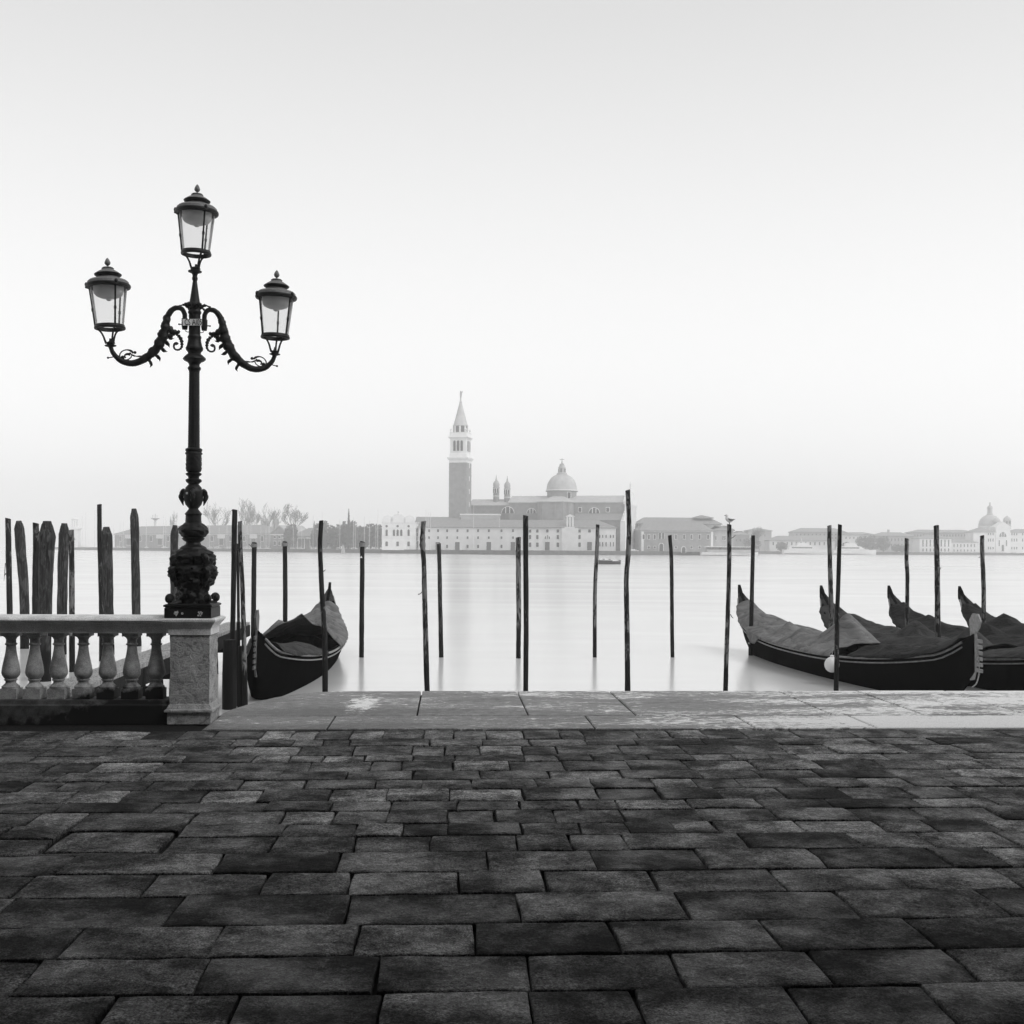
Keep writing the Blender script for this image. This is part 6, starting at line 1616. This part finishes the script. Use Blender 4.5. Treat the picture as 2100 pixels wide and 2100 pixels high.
cab = MB(); cab.prism([(-2.2, 1.0), (2.0, 1.0), (1.4, 1.55), (-2.0, 1.6)][::-1], 'y', -0.85, 0.85); cab_me = cab.mesh('cabin', 0); cab_me.materials.append(M['hull_white'])
masts = [(143, 1076, 'at the foot of the lighthouse'), (167, 1057, 'first right of the lighthouse'), (174.5, 1050, 'second right of the lighthouse'), (194, 1046, 'with the tall mast left of the highest thin pole'), (213, 1069, 'short masted, between highest thin pole and hewn pole'), (233, 1072, 'at the left hip of the boathouse'), (245, 1070, 'just inside the left hip of the boathouse'), (253, 1066, 'left of the lone smooth grey pole'), (300, 1065, 'right of the lone smooth grey pole'), (335, 1058, 'left of the pair before the lamp base'), (339, 1059, 'right of the pair before the lamp base'), (378, 1066, 'hidden behind the lamp column'), (430, 1070, 'first right of the lamp base'), (447.5, 1080, 'under the spreading bare tree'), (466, 1074, 'left of the tight dark pole pair'), (476, 1078, 'close against the tight dark pole pair'), (505.5, 1072, 'right of the tight dark pole pair'), (513, 1070, 'left of the first rope topped pole'), (533, 1079, 'right of the first rope topped pole'), (546, 1082, 'before the last window of the boathouse'), (551, 1076, 'at the left edge of the gable house'), (601, 1083, 'at the right edge of the gable house'), (617, 1080, 'before the open shed'), (643, 1057, 'left of the crooked bark pole'), (660.5, 1050, 'directly behind the crooked bark pole'), (696, 1065, 'left of the tall cypress'), (725.5, 1060, 'right of the tall cypress'), (728, 1066, 'beside the boat right of the tall cypress'), (747, 1060, 'right of the pole with white triangle'), (757.5, 1068, 'between triangle pole and the white palace'), (771.5, 1075, 'shorter of the two by the white palace'), (774.5, 1043, 'tallest masted, by the white palace edge')]
rr = random.Random(12)
for px, py, where in masts:
    # harbour water lies between mole and shore
    Dm = 594 - (px - 132) * (594 - 432) / (779 - 132) + rr.uniform(17, 24)
    b0 = at_d(px, 1120, Dm); top = at_d(px, py, Dm)
    root = tag(empty('sailboat', (b0.x, b0.y, WATER_Z), R(rr.uniform(60, 120))), 'white sailboat with bare mast, ' + where, 'sailboat', 'sailboats moored in the small harbour')
    link('hull', hull_me, None, root); link('cabin', cab_me, None, root)
    q = MB(); h = top.z - WATER_Z; q.tube([(0.6, 0, 0.9), (0.6, 0, h)], [0.085, 0.06], 5); q.box(0.5, 0.7, -0.7, 0.7, h * 0.55, h * 0.55 + 0.06); q.build('mast', M['mast'], root)
    q = MB(); q.tube([(0.6, 0, 2.1), (-3.6, 0, 2.0)], 0.1, 6); q.build('boom', M['mast'], root)
    q = MB(); q.tube([(0.6, 0, h - 0.2), (4.6, 0, 1.1)], 0.02, 3); q.tube([(0.6, 0, h - 0.2), (-4.6, 0, 1.1)], 0.02, 3); q.build('stays', M['mast'], root)
# masts standing before the church walls
for px, py, w in ((873, 1046, 'leftmost of three before the monastery hall roof'), (877.5, 1050, 'middle of three before the monastery hall roof'), (882.5, 1052, 'rightmost of three before the monastery hall roof'), (971, 1036, 'before the terrace block beside the campanile'), (1023.5, 1064, 'below the left church turret')):
    p = at_d(px, 1136.0, 408); o = tag(empty('flag_mast', (p.x, p.y, QZ)), 'thin white mast ' + w, 'mast', 'thin white masts on the island quay')
    q = MB(); h = at_d(px, py, 408).z - QZ; q.lathe([(0.3, 0), (0.28, 0.3), (0.09, 0.35), (0.05, h), (0.1, h + 0.02), (0.02, h + 0.18)], 6); q.build('pole', M['mast'], o)
# motor boat crossing
c = at_z(1250, 1157, WATER_Z)
mbt = tag(empty('motor_boat', (c.x, c.y, WATER_Z + 0.05), R(2)), 'small motor boat with dark hull and white deck alone on the open water', 'boat')
D_ = (c - CAM).length; L_ = 46 * D_ / FPX
me = boat_hull(L_, L_ * 0.3, L_ * 0.155 + 0.3); link('hull', me, M['hull_dark'], mbt)
q = MB(); q.prism([(-L_ * 0.44, L_ * 0.12), (L_ * 0.45, L_ * 0.125), (L_ * 0.30, L_ * 0.175), (-L_ * 0.44, L_ * 0.165)], 'y', -L_ * 0.12, L_ * 0.12); q.build('deck', M['hull_white'], mbt, 0)
q = MB(); q.prism([(-L_ * 0.42, L_ * 0.165), (L_ * 0.12, L_ * 0.17), (L_ * 0.04, L_ * 0.235), (-L_ * 0.40, L_ * 0.235)], 'y', -L_ * 0.09, L_ * 0.09); q.build('cabin', M['hull_white'], mbt, 0)
for x in (-0.33, -0.06): q = MB(); q.box(L_ * x, L_ * (x + 0.1), -L_ * 0.094, L_ * 0.094, L_ * 0.188, L_ * 0.22); q.build('window', M['pane_far'], mbt, 0)
# water bus at the landing, yachts along the bank
c = at_d(1496, 1130, 418)
vb_ = tag(empty('water_bus', (c.x, c.y, WATER_Z), R(-3)), 'long white water bus at the landing below the gull pole', 'boat')
link('hull', boat_hull(21, 4.2, 1.5), M['hull_white'], vb_)
q = MB(); q.box(-8.5, 7.5, -1.8, 1.8, 1.1, 2.2); q.build('cabin', M['stucco_mid'], vb_, 0)
q = MB(); q.box(-9, 8, -2.0, 2.0, 3.1, 3.35); q.build('roof', M['hull_white'], vb_, 0)
for i in range(7): q = MB(); q.box(-8.2 + 2.35 * i, -6.4 + 2.35 * i, -1.84, 1.84, 2.22, 3.08); q.build('window', M['pane_far'], vb_, 0)
for px, L, lab in ((1655, 24, 'larger white motor yacht on the farther bank, nearer the straight black pole'), (1752, 22, 'white motor yacht moored in front of the dark tree clump')):
    c = at_d(px, 1134, 572); y_ = tag(empty('motor_yacht', (c.x, c.y, WATER_Z), R(rr.uniform(-4, 4))), lab, 'yacht', 'white motor yachts at the farther bank')
    link('hull', boat_hull(L, 5.5, 2.6), M['hull_white'], y_)
    q = MB(); q.prism([(-L * 0.4, 2.4), (L * 0.25, 2.5), (L * 0.1, 4.2), (-L * 0.38, 4.2)], 'y', -2.2, 2.2); q.build('deckhouse', M['hull_white'], y_, 0)
    q = MB(); q.prism([(-L * 0.22, 4.22), (L * 0.06, 4.22), (0, 5.8), (-L * 0.2, 5.8)], 'y', -1.7, 1.7); q.build('bridge', M['hull_white'], y_, 0)
    q = MB(); q.box(-L * 0.34, L * 0.08, -2.24, 2.24, 3.1, 3.7); q.build('window_band', M['pane_far'], y_, 0)
    q = MB(); q.tube([(-L * 0.1, 0, 5.8), (-L * 0.13, 0, 8.5)], [0.25, 0.08], 6); q.build('mast', M['hull_white'], y_)
# channel marker standing off the mole
c = at_z(703.5, 1136, WATER_Z); o = tag(empty('channel_marker', (c.x, c.y, WATER_Z)), 'small tripod of dark stakes in the water off the grove', 'marker')
for dx in (-0.7, 0, 0.7): q = MB(); q.tube([(dx, 0, -1), (dx * 0.2, 0, 3.0)], 0.2, 6); q.build('stake', M['stucco_mid'], o)

# ================================================================== unseen palace portico, added behind the camera to shade the near paving
PB = tag(empty('added_shade_portico', (0, -6, 0)), 'unseen stone portico added behind the camera to shade the near paving', 'building')
M['palace'] = simple('shade_portico_stone', 0.10, 0.2, 0.6, 0.9, 0.1, 0)  # stone of the added portico, wall and columns alike
q = MB(); q.box(-24, 24, -8, -1, 0, 17); q.build('wall', M['palace'], PB, 0)
q = MB(); q.box(-24, 24, -1, 13.2, 5.35, 5.95); q.build('added_shade_roof', M['palace'], PB, 0)  # added roof, kept above the view, blocks sky over the foreground slabs
for x in (-21, -14, -7.5, 7.5, 14, 21):
    q = MB(); q.lathe([(0.45, 0), (0.45, 0.25), (0.36, 0.4), (0.32, 4.7), (0.45, 5.0), (0.5, 5.34)], 16, (x, 12.6)); q.build('column', M['palace'], PB)
# ================================================================== haze over the lagoon
hz = MB(); hz.box(-1700, 1700, -60, 1700, -4.0, 92)
hm = bpy.data.materials.new('lagoon_haze'); hm.use_nodes = True
hn = hm.node_tree.nodes; hn.clear()
ho = hn.new('ShaderNodeOutputMaterial'); hv = hn.new('ShaderNodeVolumePrincipled')
hv.inputs['Color'].default_value = (1, 1, 1, 1); hv.inputs['Density'].default_value = 0.00098; hv.inputs['Anisotropy'].default_value = 0.8
hm.node_tree.links.new(hv.outputs[0], ho.inputs['Volume'])
tag(hz.build('haze', hm, None, 0), kind='stuff')
